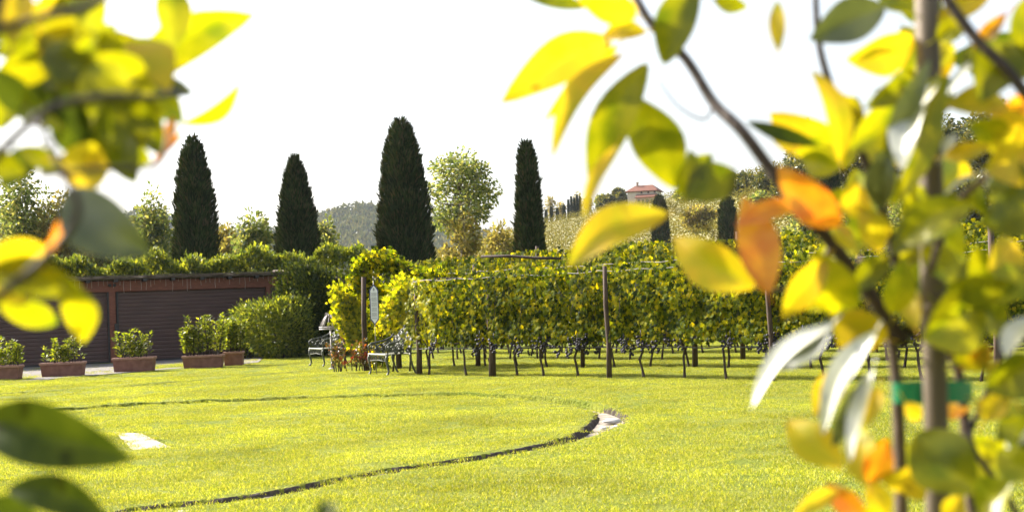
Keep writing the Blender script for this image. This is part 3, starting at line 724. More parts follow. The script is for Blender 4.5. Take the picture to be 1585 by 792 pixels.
hb = hill_pt(990, .97); hz = hb.z - 1.0; HS = hb.y / FPX
hx = at(990, 315, hb.y).x
ho = empty('farmhouse', (hx - .4, hb.y, hz), rad(-18)); ho.scale = (.82, .82, .85); tag(ho, 'pale farmhouse with red tiled roof on the hill crest', 'farmhouse')
def hipped(mb, x0, x1, y0, y1, z0, z1, rx):
    ym = (y0 + y1) / 2; mb.add([(x0, y0, z0), (x1, y0, z0), (x1, y1, z0), (x0, y1, z0), (x0 + rx, ym, z1), (x1 - rx, ym, z1), (x0, y0, z0 - .2), (x1, y0, z0 - .2), (x1, y1, z0 - .2), (x0, y1, z0 - .2)],
           [(0, 1, 5, 4), (1, 2, 5), (2, 3, 4, 5), (3, 0, 4), (6, 7, 1, 0), (7, 8, 2, 1), (8, 9, 3, 2), (9, 6, 0, 3), (9, 8, 7, 6)])
MB().box((1.2, 3.5, 2.6), (8.4, 7, 5.2)).build('wall', M_WALLW, ho, False)
MB().box((2.6, -.9, 1.7), (5.4, 1.8, 3.4)).build('porch_wall', M_WALLP, ho, False)
mb = MB(); hipped(mb, -3.5, 6.0, -.5, 7.6, 5.2, 7.0, 2.2); rf = mb.build('roof', M_TILE, ho, False)
MB().box((-.6, 3.0, 7.0), (.5, .5, 1.4)).box((-.6, 3.0, 7.85), (.8, .8, .14)).build('chimney', M_WALLP, rf, False)
mb = MB().add([(-.4, -2.2, 3.35), (5.8, -2.2, 3.35), (5.8, 0.0, 4.2), (-.4, 0, 4.2), (-.4, -2.2, 3.2), (5.8, -2.2, 3.2), (5.8, 0, 4.05), (-.4, 0, 4.05)], [(0, 1, 2, 3), (4, 5, 1, 0), (7, 6, 5, 4), (5, 6, 2, 1), (4, 0, 3, 7)])
mb.build('porch_roof', M_TILE, ho, False)
for i in range(4):
    x = .7 + i * 1.25; wn = MB().box((x, -1.83, 1.9), (.9, .08, 1.9)).build('window', M_WALLW, ho, False)
    MB().box((x, -1.88, 1.9), (.68, .04, 1.65)).build('pane', M_GLASS, wn, False)
for i in range(2):
    x = -1.9 + i * .0; 
for x in (1.2, 3.2, 5.0):
    wn = MB().box((x, -.02, 4.7), (.7, .08, .6)).build('window', M_WALLP, ho, False); MB().box((x, -.07, 4.7), (.5, .04, .45)).build('pane', M_GLASS, wn, False)

# cypresses and trees on the lower right slope
def slope_cyp(px, top, t, hw, lb, hgt):
    b = hill_pt(px, t); cypress(px, top, b.y, [(top + 2, hw * .25), (top + 9, hw * .55), (top + 24, hw * .85), (top + hgt, hw)], lb, 5000, .42, b.z - .5)
slope_cyp(1020, 303, .30, 12, 'dark cypress on the slope below the farmhouse', 75)
slope_cyp(1125, 305, .25, 12, 'cypress on the slope behind the orange leaves', 65)
slope_cyp(1283, 252, .3, 12, 'narrow cypress seen between the sapling branches', 80)
for (px, top, half, t, mt, lb, n) in (
    (1150, 268, 30, .75, M_OAK, 'dull green tree on the slope above the orange leaves', 3500), (1100, 285, 22, .8, M_TREE, 'rounded tree on the slope right of the farmhouse', 2500), (1060, 292, 20, .85, M_TREE, 'olive tree close to the right of the farmhouse', 2500),
    (1195, 262, 30, .7, M_OAK, 'dark tree at the foot of the tall wooded crest', 3500), (1175, 300, 28, .5, M_TREE, 'yellow green tree lower on the slope behind the orange leaves', 3000), (1080, 318, 30, .45, M_AUT, 'golden shrub tree low on the slope', 3000),
    (1245, 190, 34, .62, M_OAK, 'tallest dark tree showing above the crossed twigs', 5000), (1225, 250, 36, .5, M_OAK, 'dark oak under the tallest dark tree', 4500), (1310, 215, 45, .6, M_OAK, 'evergreen oak behind the sapling stems', 5000),
    (1375, 190, 50, .6, M_OAK, 'evergreen oak right of the narrow slope cypress', 5000), (1450, 180, 55, .6, M_OAK, 'evergreen oak behind the wooden stake', 5500), (1530, 165, 55, .6, M_OAK, 'evergreen oak high on the wooded right slope', 5500),
    (1610, 160, 60, .55, M_OAK, 'evergreen oak cut by the right picture edge', 5500), (1330, 300, 50, .3, M_TREE, 'green gold tree low on the slope behind the sapling', 4000), (1420, 290, 55, .28, M_TREE, 'yellow green tree low on the slope behind the stake', 4500),
    (1500, 275, 55, .28, M_OAK, 'dark tree low on the slope right of the stake', 5000), (1580, 270, 55, .26, M_OAK, 'bushy dark tree low at the right edge', 5000), (1250, 315, 45, .28, M_TREE, 'bushy tree just above the vine rows left of the sapling', 3500)):
    b = hill_pt(px, t); tree(px, top, 0, b.y, half, mt, lb, n=n, ls=.24 + .0016 * b.y, clumps_=26, low=.08, rc=.34, zb=b.z - .5, name='oak_tree' if mt is M_OAK else 'broadleaf_tree')

def far_hill(name, prof, D, depth, label, ntree, seed, ls):
    g = np.random.default_rng(seed); a = np.array(prof); xs_ = np.linspace(a[0, 0], a[-1, 0], 90); vs = []; rows = 14
    def pt(px, t):
        y = float(np.interp(px, a[:, 0], a[:, 1])); T = at(px, y, D)
        YY_ = D - depth + depth * t; q = at(px, y, YY_)
        return Vector((q.x, YY_, max(-2, T.z * sm(np.array([t]))[0] ** .9)))
    for i in range(rows):
        for x_ in xs_: vs.append(pt(x_, i / (rows - 1)))
    vs2 = [(p.x, p.y + 200, -5) for p in vs[-90:]]
    mb = MB().add(vs + vs2, [(i * 90 + j, i * 90 + j + 1, (i + 1) * 90 + j + 1, (i + 1) * 90 + j) for i in range(rows) for j in range(89)])
    tag(mb.build(name, M_HILLG), label, None, None, 'structure')
    P = []; A_ = []
    for k in range(ntree):
        px = g.uniform(a[0, 0], a[-1, 0]); t = g.random() ** .6; p = pt(px, min(1, t)); con = g.random() < .35 and t > .8
        h = g.uniform(7, 13) if not con else g.uniform(11, 17); rr = g.uniform(3, 5) if not con else g.uniform(1.6, 2.4)
        m = 70; d = unit(g.normal(0, 1, (m, 3))); z = g.random(m)
        if con: q = np.stack([d[:, 0] * rr * (1 - z), d[:, 1] * rr * (1 - z), z * h], 1)
        else: q = d * np.array([rr, rr, h * .42]) * (g.random(m) ** .3)[:, None] + np.array([0, 0, h * .5])
        P.append(q + np.array(p)); A_.append(d + np.array([0, 0, .6]))
    P = np.concatenate(P); A_ = np.concatenate(A_)
    o = link('woods', leaves('woods', P, ls * g.uniform(.6, 1.3, len(P)), rn(len(P)), A_, T_OVAL, M_FAR)); tag(o, 'hazy woodland covering ' + label, 'woodland', None, 'stuff')
far_hill('wooded_hill', [(300, 398), (400, 388), (450, 376), (490, 360), (530, 348), (560, 344), (600, 350), (660, 362), (740, 384), (800, 398)], 1250, 380, 'the bluish wooded hill between two cypresses', 3200, 4, 3.6)
far_hill('distant_hill', [(-100, 380), (60, 350), (180, 352), (240, 346), (262, 350), (290, 368), (350, 378), (430, 384), (480, 392)], 1500, 400, 'the pale distant hill left of the first cypress', 900, 5, 4.2)

# ------------------------------------------------------------------ the vineyard in the garden
RA, RB = gp(649, 580), gp(1275, 587.7)
rdir = (RB - RA).normalized(); rang = math.atan2(rdir.y, rdir.x); rperp = Vector((-rdir.y, rdir.x, 0))
if rperp.y < 0: rperp = -rperp
def along(px, off):
    """distance along the row offset by off (metres to the back) for a picture column"""
    lo, hi = -40.0, 40.0
    for _ in range(50):
        mid = (lo + hi) / 2; q = RA + rperp * off + rdir * mid - CAMP; x = CX + FPX * q.dot(_R) / q.dot(_F)
        if x > px: hi = mid
        else: lo = mid
    return (lo + hi) / 2
def row_pt(s, off): return RA + rperp * off + rdir * s
def canopy(seed, L_, z0, z1, n, mat, dep=.27, ls=.13):
    g = np.random.default_rng(seed)
    x = g.uniform(-L_ / 2, L_ / 2, n); q = g.random(n)
    z = z0 + (z1 - z0) * q + .07 * np.sin(x * 7 + seed); z = np.where(g.random(n) < .08, z1 + g.random(n) * .22, z)
    z = np.where(g.random(n) < .04, z0 - g.random(n) * .12, z)
    side = np.where(g.random(n) < .5, -1.0, 1.0); bul = dep * (.75 + .35 * np.sin(x * 5 + z * 3 + seed) + .2 * np.sin(z * 9))
    y = side * np.where(g.random(n) < .65, bul * g.uniform(.8, 1.1, n), bul * g.random(n))
    P = np.stack([x, y, z], 1)
    nr = np.stack([g.normal(0, .45, n), side * 1.0, .35 + g.normal(0, .4, n)], 1)
    ax = np.stack([g.normal(0, .5, n), side * .25, -np.ones(n) + g.normal(0, .4, n)], 1)
    return leaves('foliage', P, ls * g.uniform(.6, 1.25, n), nr, ax, T_GRAPE, mat)
def bunch(seed):
    g = random.Random(seed); mb = MB()
    for k in range(16):
        t = g.random(); r = .058 * (1 - t) ** .6 + .006; a = g.uniform(0, 6.28); s = .022
        c = (r * math.cos(a), r * math.sin(a), -t * .19)
        mb.add([(c[0] + s, c[1], c[2]), (c[0] - s, c[1], c[2]), (c[0], c[1] + s, c[2]), (c[0], c[1] - s, c[2]), (c[0], c[1], c[2] + s), (c[0], c[1], c[2] - s)],
               [(0, 2, 4), (2, 1, 4), (1, 3, 4), (3, 0, 4), (2, 0, 5), (1, 2, 5), (3, 1, 5), (0, 3, 5)])
    mb.tube([(0, 0, .08), (0, 0, -.02)], .004, 4)
    return mb.mesh('grape_bunch', M_GRAPE)
BUN = [bunch(i) for i in range(4)]
def trunk_mesh(seed, h):
    g = random.Random(seed); b = g.uniform(-.1, .1)
    mb = MB().tube([(0, 0, -.05), (.02 + b * .2, .0, .05), (b * .6, .02, h * .3), (b, -.01, h * .6), (b * .5 + .03, .02, h * .85), (.0, 0, h), (-.03, 0, h + .5)], [.038, .030, .023, .025, .022, .024, .012], 7)
    mb.tube([(0, 0, h), (.2, .0, h + .06), (.48, .01, h + .05)], [.018, .014, .01], 5); mb.tube([(0, 0, h), (-.2, .0, h + .05), (-.48, -.01, h + .06)], [.018, .014, .01], 5)
    return mb.mesh('trunk', M_BARK)
TRK = [trunk_mesh(i, .62) for i in range(7)]
FRONT = [canopy(i, 1.16, 0.80, 1.97, 1250, M_VINE, ls=.086) for i in range(5)]
FRONTY = [canopy(20 + i, .95, .80, 2.0, 1050, M_VINEY, ls=.086) for i in range(2)]
BACK2 = [canopy(30 + i, 1.15, .88, 2.26, 1350, M_VINEB, .36, .092) for i in range(4)]
BACK3 = [canopy(40 + i, 1.15, .95, 2.6, 1300, M_VINEB, .4, .105) for i in range(4)]
BACK4 = [canopy(50 + i, 1.15, 1.1, 2.8, 850, M_VINEB, .45, .135) for i in range(4)]
def shoots_mesh(seed):
    g = random.Random(seed); mb = MB()
    for k in range(7):
        x = g.uniform(-.5, .5); y = g.choice((-1, 1)) * g.uniform(.05, .3); z = g.uniform(1.0, 1.9); up = g.random() < .5
        q = [(x, y * .3, z)]
        for j in range(4):
            x += g.uniform(-.07, .07); y *= 1.12; z += .13 if up else -.14; q.append((x, y, z))
        mb.tube(q, [.007, .006, .005, .004, .003], 4)
    return mb.mesh('shoots', M_BARK)
SHO = [shoots_mesh(70 + i) for i in range(4)]
def vine(i, s, off, can, grapes, label, group, sc=1.0, flip=False):
    p = row_pt(s, off); g = random.Random(i * 31 + int(off * 10)); t = empty('grapevine', (p.x, p.y, 0), rang + (math.pi if g.random() < .5 else 0)); tag(t, label, 'grapevine', group)
    link('trunk', TRK[g.randrange(7)], t, scale=(1, 1, g.uniform(.94, 1.06))); link('foliage', can, t, scale=(sc, 1, g.uniform(.97, 1.04)))
    link('shoots', SHO[g.randrange(4)], t)
    for k in range(grapes):
        sd = g.choice((-1, 1)); link('grape_bunch', BUN[g.randrange(4)], t, loc=(g.uniform(-.5, .5), (-1 if g.random() < .75 else 1) * g.uniform(.12, .34), g.uniform(.68, .88)), rot=(0, 0, g.uniform(0, 6)), scale=[g.uniform(1.1, 1.6)] * 3)
    return t
px1 = [663, 723, 762, 800, 841, 894, 943, 996, 1058, 1126, 1197, 1275, 1350, 1430, 1520, 1612]
sv = [along(p, 0) for p in px1]
fr = 'grapevines in the front row'
for i, s in enumerate(sv):
    gap = (sv[i + 1] - s) if i + 1 < len(sv) else .95
    vine(i, s, 0, FRONTY[i % 2] if i < 1 else FRONT[i % 5], 4 + i % 3 if i > 2 else 2, f'grapevine in the front row, {ordn(i)} from the wooden end post', fr, 1.0)
nrow = {1: ('second', BACK2, 3.1, .2), 2: ('third', BACK3, 6.2, .2), 3: ('fourth', BACK4, 9.3, .2), 4: ('fifth', BACK4, 12.4, .2)}
for r_, (w_, cs, off, _) in nrow.items():
    s = along(655 + 8 * r_, off); e = along(1640, off); i = 0
    while s < e:
        vine(100 * r_ + i, s + R.uniform(-.05, .05), off, cs[i % 4], 4 if r_ < 3 else 0, f'grapevine in the {w_} row back, {ordn(i)} from its left end', f'grapevines in the {w_} row'); s += 1.02; i += 1
# posts, wires and drip hoses
def vpost(px, off, h, label, r=.055, lean=.0):
    off = off - (.33 if off == 0 and px > 800 else .06); s = along(px, off); p = row_pt(s, off); mb = MB()
    mb.tube([(0, 0, -.05), (.02, 0, h * .3), (-.01, 0, h * .65), (lean, 0, h)], [r * 1.08, r * .95, r * .9, r * .8], 9); o = mb.build('vine_post', M_POST); o.location = p; tag(o, label, 'post', 'wooden posts of the vine rows'); return s
vpost(649, 0, 2.0, 'brown end post of the front vine row beside the right garden bench', .065)
vpost(762, 0, 1.75, 'thick short post in the front vine row between bench and middle post', .075)
vpost(943, 0, 2.2, 'tall weathered post at the middle of the front vine row', .052)
vpost(1195, 0, 2.3, 'dark post of the front vine row under the orange leaves', .05)
vpost(1545, 0, 2.5, 'dark vine post at the right, behind the sapling', .06)
vpost(902, 3.1, 2.4, 'second row post left of the tall middle post', .05)
vpost(1076, 3.1, 2.5, 'second row post right of the tall middle post', .06)
vpost(740, 3.1, 2.5, 'second row post near the left end of the rows', .06); vpost(1320, 3.1, 2.6, 'second row post behind the sapling leaves', .06)
vpost(838, 6.2, 3.0, 'third row post in front of the slender cypress', .06); vpost(1150, 6.2, 3.0, 'third row post behind the golden leaf', .06)
for off, z, nm, lb, r, mat in ((0, .57, 'drip_hose', 'black drip hose tied along the front vine row', .012, M_HOSE), (3.1, .58, 'drip_hose', 'black drip hose along the second vine row', .012, M_HOSE), (6.2, .6, 'drip_hose', 'black drip hose along the third vine row', .012, M_HOSE),
                          (0, 2.08, 'trellis_wire', 'pale top wire over the front vine row', .007, M_WIRE), (3.1, 2.3, 'trellis_wire', 'top wire over the second vine row', .009, M_WIRE)):
    s0 = along(645, off); s1 = along(1650, off); P = []; k = 0; s = s0
    while s < s1:
        p = row_pt(s, off) - rperp * .09; P.append((p.x, p.y, z + (.03 if k % 2 else 0) + R.uniform(-.008, .008))); s += .5; k += 1
    tag(MB().tube(P, r, 5).build(nm, mat), lb, 'hose' if nm == 'drip_hose' else 'wire')
# rustic beams of the pergola behind the front row
for (a, b, lb) in (((640, 436, 33), (780, 430, 34), 'rustic horizontal pole over the left end of the vine rows'), ((745, 397, 37), (868, 400, 36), 'rustic horizontal pole in front of the slender cypress')):
    A_, B_ = at(*a), at(*b); tag(MB().tube([A_, A_.lerp(B_, .35) + Vector((0, 0, .03)), A_.lerp(B_, .7), B_], [.035, .04, .035, .03], 7).build('rustic_pole', M_BARK), lb, 'pole')
# the arch at the left end
def arch():
    c = gp(590, 578); base = Vector((c.x, c.y + 2.1, 0))
    t = empty('vine_arch', base, 0); tag(t, 'rounded arch overgrown with yellow vines behind the blue sign', 'vine arch')
    pl = gx(563, base.y) - base; pr = gx(618, base.y) - base
    for p, fy in ((pl + Vector((.12, 0, 0)), -.5), (pr, 0)): MB().tube([(p.x, p.y + fy, -.05), (p.x - .02, p.y + fy, 1.2), (p.x + .01, p.y + fy, 2.3)], [.075, .065, .06], 9).build('post', M_POST, t)
    for dy in (0, 1.1):
        MB().tube([(pl.x, dy, 2.25), (pl.x + .15, dy, 2.6), ((pl.x + pr.x) / 2, dy, 2.75), (pr.x, dy, 2.6), (pr.x + .5, dy, 2.35)], .03, 7).build('hoop', M_POST, t)
    g = np.random.default_rng(9); n = 4200; u = g.random(n); an = u * math.pi
    x = (pl.x + pr.x) / 2 - np.cos(an) * (.62 + .1 * g.normal(0, 1, n)); z = 2.15 + np.sin(an) * .62 + g.normal(0, .13, n); y = g.uniform(-.25, 1.4, n)
    k = g.random(n) < .22; x = np.where(k, pl.x + g.normal(0, .14, n), x); z = np.where(k, g.uniform(1.9, 2.4, n), z)
    k = g.random(n) < .16; x = np.where(k, pr.x + .5 + g.uniform(-.3, .7, n), x); z = np.where(k, 2.3 + g.normal(0, .12, n), z)
    P = np.stack([x, y, z], 1); link('foliage', leaves('foliage', P, .11 * g.uniform(.6, 1.25, n), rn(n) + np.array([0, -.5, .5]), rn(n, .6) + np.array([0, 0, -.8]), T_GRAPE, M_VINE), t)
arch()
# vines closing both sides of the arch
def vwall(px0, px1, Y, z0, z1, n, mat, label, seed, dep=.5):
    g = np.random.default_rng(seed); a = gx(px0, Y); b = gx(px1, Y); c = (a + b) / 2; t = empty('grapevine', (c.x, Y, 0)); tag(t, label, 'grapevine'); L_ = b.x - a.x
    kc = 26; cxs = g.uniform(-L_ / 2, L_ / 2, kc); czs = g.uniform(z0 + .1, z1 - .05, kc); ck = g.integers(0, kc, n)
    P = np.stack([cxs[ck] + g.normal(0, .09, n), g.uniform(0, dep, n), czs[ck] + g.normal(0, .15, n)], 1)
    link('foliage', leaves('foliage', P, .105 * g.uniform(.6, 1.25, n), np.stack([g.normal(0, .5, n), -np.ones(n), .3 + g.normal(0, .4, n)], 1), np.stack([g.normal(0, .5, n), g.normal(0, .2, n), -np.ones(n)], 1), T_GRAPE, mat), t)
    mb = MB(); 
    for q in (-.25, .2): mb.tube([(q * L_, .3, -.05), (q * L_ + .05, .3, .5), (q * L_ - .03, .3, 1.1), (q * L_, .3, z1 - .3)], [.024, .02, .018, .012], 6)
    mb.build('trunk', M_BARK, t); return t
vwall(521, 562, 36.2, .60, 2.15, 1500, M_VINEY, 'glowing yellow vine curtain left of the arch post, behind the rose bush', 3)
vwall(592, 650, 33.6, .8, 2.12, 1700, M_VINEY, 'yellow vine curtain between the sign and the end post of the front row', 4)
vwall(566, 600, 36.5, .0, 2.3, 900, M_VINE, 'dark vine screen seen through the arch behind the sign', 5)

# ------------------------------------------------------------------ the sign
sp = gp(583, 579); sg = empty('hanging_sign', (sp.x, sp.y, 0), rad(8)); tag(sg, 'tall narrow pointed sign with blue edge on a thin pole by the arch', 'sign')
MB().tube([(0, 0, -.05), (0, 0, 2.2)], .011, 7).build('pole', M_WIRE, sg)
def hexpanel(name, hw, z0, z1, tip, y0, y1, mat, parent):
    o2 = [(0, z0), (hw, z0 + tip), (hw, z1 - tip), (hw * .55, z1 - tip * .45), (0, z1), (-hw * .55, z1 - tip * .45), (-hw, z1 - tip), (-hw, z0 + tip)]; n = len(o2)
    vs = [(x, y0, z) for x, z in o2] + [(x, y1, z) for x, z in o2]; fs = [tuple(range(n)), tuple(range(2 * n - 1, n - 1, -1))] + [(i, n + i, n + (i + 1) % n, (i + 1) % n) for i in range(n)]
    return MB().add(vs, fs).build(name, mat, parent, False)
z1_ = (579 - 440) * sp.y / FPX; z0_ = (579 - 503) * sp.y / FPX
hexpanel('board', .10, z0_, z1_, .13, -.035, -.012, M_SIGNB, sg); fc = hexpanel('face', .082, z0_ + .035, z1_ - .035, .115, -.042, -.0352, M_SIGNW, sg)
mb = MB(); zt_ = z1_ - .16; R2 = random.Random(3)
mb.box((-.012, -.0435, zt_ + .05), (.01, .002, .06)); mb.box((.0, -.0435, zt_ + .03), (.006, .002, .09)); mb.box((.012, -.0435, zt_ + .04), (.006, .002, .05))
z = zt_ - .04; kk = 0
while z > z0_ + .15:
    x = -.062
    if kk % 7 != 5:
        while x < .058:
            l = R2.uniform(.006, .02); l = min(l, .062 - x); mb.box((x + l / 2, -.0435, z), (l, .002, .007)); x += l + .005
    z -= .017; kk += 1
mb.build('lettering', M_SIGNT, fc, False)
MB().tube([(0, 0, 2.18), (0, -.02, 2.24), (0, -.02, 2.27)], .02, 6).build('finial', M_WIRE, sg)

# ------------------------------------------------------------------ garden benches
def ringpts(cx_, cy_, r, n=12, ph=0, e=1.0): return [(cx_ + r * math.cos(ph + 6.2832 * i / n), cy_ + e * r * math.sin(ph + 6.2832 * i / n)) for i in range(n + 1)]
def scroll(cx_, cy_, r, turns=1.4, ph=0, sgn=1, n=14):
    return [(cx_ + r * (1 - .75 * i / n) * math.cos(ph + sgn * turns * 6.2832 * i / n), cy_ + r * (1 - .75 * i / n) * math.sin(ph + sgn * turns * 6.2832 * i / n)) for i in range(n + 1)]
def bench(loc, rz, label):
    L_ = 1.05; Dp = .54; t = empty('garden_bench', loc, rz); t.scale = (1.08, 1.08, 1.08); tag(t, label, 'bench', 'ornate cast-iron garden benches')
    h = L_ / 2
    # seat: a pierced grid of thin bars with a solid rim
    mb = MB().box((0, -Dp / 2, .445), (L_, .04, .035), bev=.008).box((0, Dp / 2, .445), (L_, .04, .03), bev=.008)
    for i in range(12): mb.box((-h + .045 + i * (L_ - .09) / 11, 0, .452), (.055, Dp - .05, .012))
    mb.build('seat', M_SEAT, t, False)
    mb = MB()   # apron lattice under the seat
    for i in range(7):
        x = -h + .1 + i * (L_ - .2) / 6; mb.tube([(a, -Dp / 2 + .01, b) for a, b in ringpts(x, .365, .055, 8)], .008, 4)
    mb.tube([(-h + .03, -Dp / 2 + .01, .30), (0, -Dp / 2 + .01, .33), (h - .03, -Dp / 2 + .01, .30)], .009, 5); mb.build('apron', M_IRON, t)
    # back: arched rim with scrollwork
    tilt = .16
    def bp(x, z): return (x, Dp / 2 + (z - .45) * tilt, z)
    out = [(-h, .45), (-h, .72), (-h * .97, .80), (-h * .62, .80), (-h * .5, .86), (-h * .3, .93), (0, .97), (h * .3, .93), (h * .5, .86), (h * .62, .80), (h * .97, .80), (h, .72), (h, .45)]
    mb = MB().tube([bp(*q) for q in out], .017, 6)
    mb.tube([bp(*q) for q in scroll(0, 1.0, .05, 1.2, -1.57)], .01, 5)
    mb.build('back_frame', M_IRON, t)
    mb = MB()
    for sx in (-1, 1):
        for (cx_, cz, r) in ((.13, .82, .085), (.30, .76, .08), (.42, .70, .07), (.13, .62, .085), (.30, .60, .085), (.43, .55, .06), (.22, .70, .06), (.36, .50, .04)):
            mb.tube([bp(*q) for q in scroll(sx * cx_, cz, r, 1.5, R.uniform(0, 6), sx)], .016, 4); mb.tube([bp(*q) for q in ringpts(sx * cx_, cz, r, 10)], .016, 4)
    for k in range(5): mb.tube([bp(*q) for q in ringpts(0, .55 + .085 * k, .045, 8, e=.9)], .009, 4)
    mb.tube([bp(0, .45), bp(0, .95)], .009, 4); mb.build('scrollwork', M_IRON, t)
    for sx in (-1, 1):
        x = sx * h
        mb = MB().tube([(x, Dp / 2 + .05, .86), (x, Dp / 2 - .02, .78), (x, .1, .72), (x, -.08, .69), (x, -.2, .67), (x, -.27, .62), (x, -.26, .54), (x, -.23, .47)], [.016, .018, .02, .02, .02, .018, .016, .016], 6)
        for (cy_, cz, r) in ((-.14, .58, .075), (.0, .58, .07), (.13, .60, .075), (.22, .52, .05), (-.05, .50, .04), (.08, .50, .045), (.2, .68, .05)):
            mb.tube([(x, a, b) for a, b in scroll(cy_, cz, r, 1.3, R.uniform(0, 6), sx)], .016, 4); mb.tube([(x, a, b) for a, b in ringpts(cy_, cz, r, 8)], .012, 4)
        mb.build('arm', M_IRON, t)
        MB().tube([(x, -.235, .46), (x, -.275, .36), (x, -.25, .22), (x, -.225, .10), (x, -.255, .03), (x, -.285, .0)], [.028, .032, .026, .02, .024, .026], 6).build('leg', M_IRON, t)
        MB().tube([(x, Dp / 2, .46), (x, Dp / 2 + .0, .34), (x, Dp / 2 + .04, .18), (x, Dp / 2 + .11, .03), (x, Dp / 2 + .14, .0)], [.028, .028, .024, .022, .026], 6).build('leg', M_IRON, t)
    return t
brz = math.atan2(-.90, .44)
f1 = gp(600, 582); dv_ = Vector((math.cos(brz), math.sin(brz), 0)); dn_ = Vector((-dv_.y, dv_.x, 0))
bench(f1 - dv_ * .525 + dn_ * .26, brz, 'grey green cast-iron scroll bench between the blue sign and the front row post')
f2 = gp(501, 567.5)
bench(f2 - dv_ * .525 + dn_ * .26, brz, 'cast-iron scroll bench behind the ribbed iron stand, in front of the dark laurel')

# ribbed iron stand
sp2 = gp(514, 571); st_ = empty('iron_plant_stand', sp2, rad(20)); tag(st_, 'pale wrought-iron stand with a curved ribbed cage top beside the left bench', 'iron stand')
Ss = sp2.y / FPX
zc = (571 - 509) * Ss; hw = 14.5 * Ss
MB().tube([(0, 0, 0), (0, 0, zc * .3), (0, 0, zc + .02)], [.032, .026, .026], 7).tube([(0, 0, .0), (0, 0, .04)], [.14, .05], 8).build('post', M_IRONW, st_)
mb = MB()
for (a, b) in (((-1, -1), (1, -1)), ((1, -1), (1, 1)), ((1, 1), (-1, 1)), ((-1, 1), (-1, -1))):
    for z in (zc, zc + .05): mb.tube([(a[0] * hw, a[1] * hw, z), (b[0] * hw, b[1] * hw, z)], .014, 5)
mb.tube([(-hw, 0, zc), (hw, 0, zc)], .012, 5).tube([(0, -hw, zc), (0, hw, zc)], .012, 5).build('frame', M_IRONW, st_)
mb = MB(); zt2 = zc + .36
for i in range(5):
    for (sx, sy, ax_) in ((1, 0, 1), (-1, 0, 1), (0, 1, 0), (0, -1, 0)):
        q = (i / 4 - .5) * 2 * hw
        b = (sx * hw, q) if ax_ else (q, sy * hw)
        mb.tube([(b[0], b[1], zc + .05), (b[0] * .86, b[1] * .86, zc + .13), (b[0] * .66, b[1] * .66, zc + .25), (b[0] * .36, b[1] * .36, zt2)], .0105, 4)
mb.build('ribs', M_IRONW, st_)
mb = MB()
for k in range(4):
    a = k * 1.5708 + .785; c_, s_ = math.cos(a), math.sin(a)
    mb.tube([(c_ * (.10 + q[0]), s_ * (.10 + q[0]), zt2 + q[1]) for q in scroll(0.02, .02, .05, 1.2, 3.1, 1)], .009, 4)
mb.build('scroll_finial', M_IRONW, st_)

# rose bush with red flowers
rp = gp(545, 577); rb = shrub('rose_bush', rp, 0, .85, .4, 17, .75, M_ROSE, 'small rose bush with red blooms between the two benches', 'rose bush', .085, 46, .05)
for i in range(7):
    mb = MB(); x, y, z = R.uniform(-.4, .42), R.uniform(-.3, .1), R.uniform(.22, .55)
    P = np.array([(x, y, z)] * 14) + rn(14, .022); o = link('bloom', leaves('bloom', P, .055, rn(14), rn(14) + np.array([0, 0, .6]), T_OVAL, M_RED), rb)
rp2 = gp(574, 576); rb2 = shrub('rose_bush', rp2, 0, .28, .25, 5, .5, M_ROSE, 'thin rose shoots with one red bloom at the foot of the arch post', 'rose bush', .075, 26, .05)
P = np.array([(-.06, -.1, .42)] * 26) + rn(26, .03); link('bloom', leaves('bloom', P, .08, rn(26), rn(26) + np.array([0, 0, .6]), T_LONG, M_RED), rb2)
P = np.array([(.02, -.12, .30)] * 20) + rn(20, .03); link('bloom', leaves('bloom', P, .06, rn(20), rn(20) + np.array([0, 0, .6]), T_OVAL, M_RED), rb2)

#FOREGROUND
# ------------------------------------------------------------------ air between here and the hills
mh, N, L = newmat('haze_air'); pv = N.new('ShaderNodeVolumePrincipled'); pv.inputs['Color'].default_value = (.80, .88, 1, 1)
pv.inputs['Density'].default_value = .00008; pv.inputs['Anisotropy'].default_value = .2
o_ = N.new('ShaderNodeOutputMaterial'); L.new(pv.outputs[0], o_.inputs['Volume'])
hz_ = MB().box((0, 2400, 62), (6200, 5400, 132)).build('haze', mh, None, False); tag(hz_, 'thin pale haze over the valley', None, None, 'stuff')

# ------------------------------------------------------------------ young trees close to the lens
def fmat(name, c1, c2, trans, tcol, gloss, rough, tint):
    return leafmat(name, [(*c1, 0), (*c2, .86), (*(v * .45 for v in c2), 1.0)], trans=trans, tcol=tcol, gloss=gloss, rough=rough, tint=tint, island=False, noise=30)
FM = {
    'y': fmat('leaf_yellow', (.40, .37, .015), (.62, .42, .03), .55, 1.15, .02, .4, (1.05, 1, .25)),
    'g': fmat('leaf_yellow_green', (.14, .19, .008), (.36, .34, .012), .55, 1.4, .02, .35, (1.1, 1, .2)),
    'o': fmat('leaf_olive', (.06, .09, .005), (.17, .18, .008), .55, 1.6, .02, .35, (1.15, 1, .15)),
    'd': fmat('leaf_dark_green', (.022, .038, .006), (.05, .07, .010), .45, 1.6, .01, .4, (1.1, 1, .3)),
    'r': fmat('leaf_orange', (.50, .15, .02), (.66, .36, .02), .6, 1.25, .03, .4, (1.1, .85, .3)),
    'w': fmat('leaf_glossy', (.26, .27, .12), (.34, .34, .16), .3, 1.3, .35, .5, (1.1, 1, .3)),
    's': fmat('leaf_grey_green', (.06, .08, .04), (.10, .12, .06), .3, 1.2, .05, .4, (1.1, 1, .4)),
}
HALF = (SUN_DIR + Vector((0, -1, 0))).normalized()
_used = {}
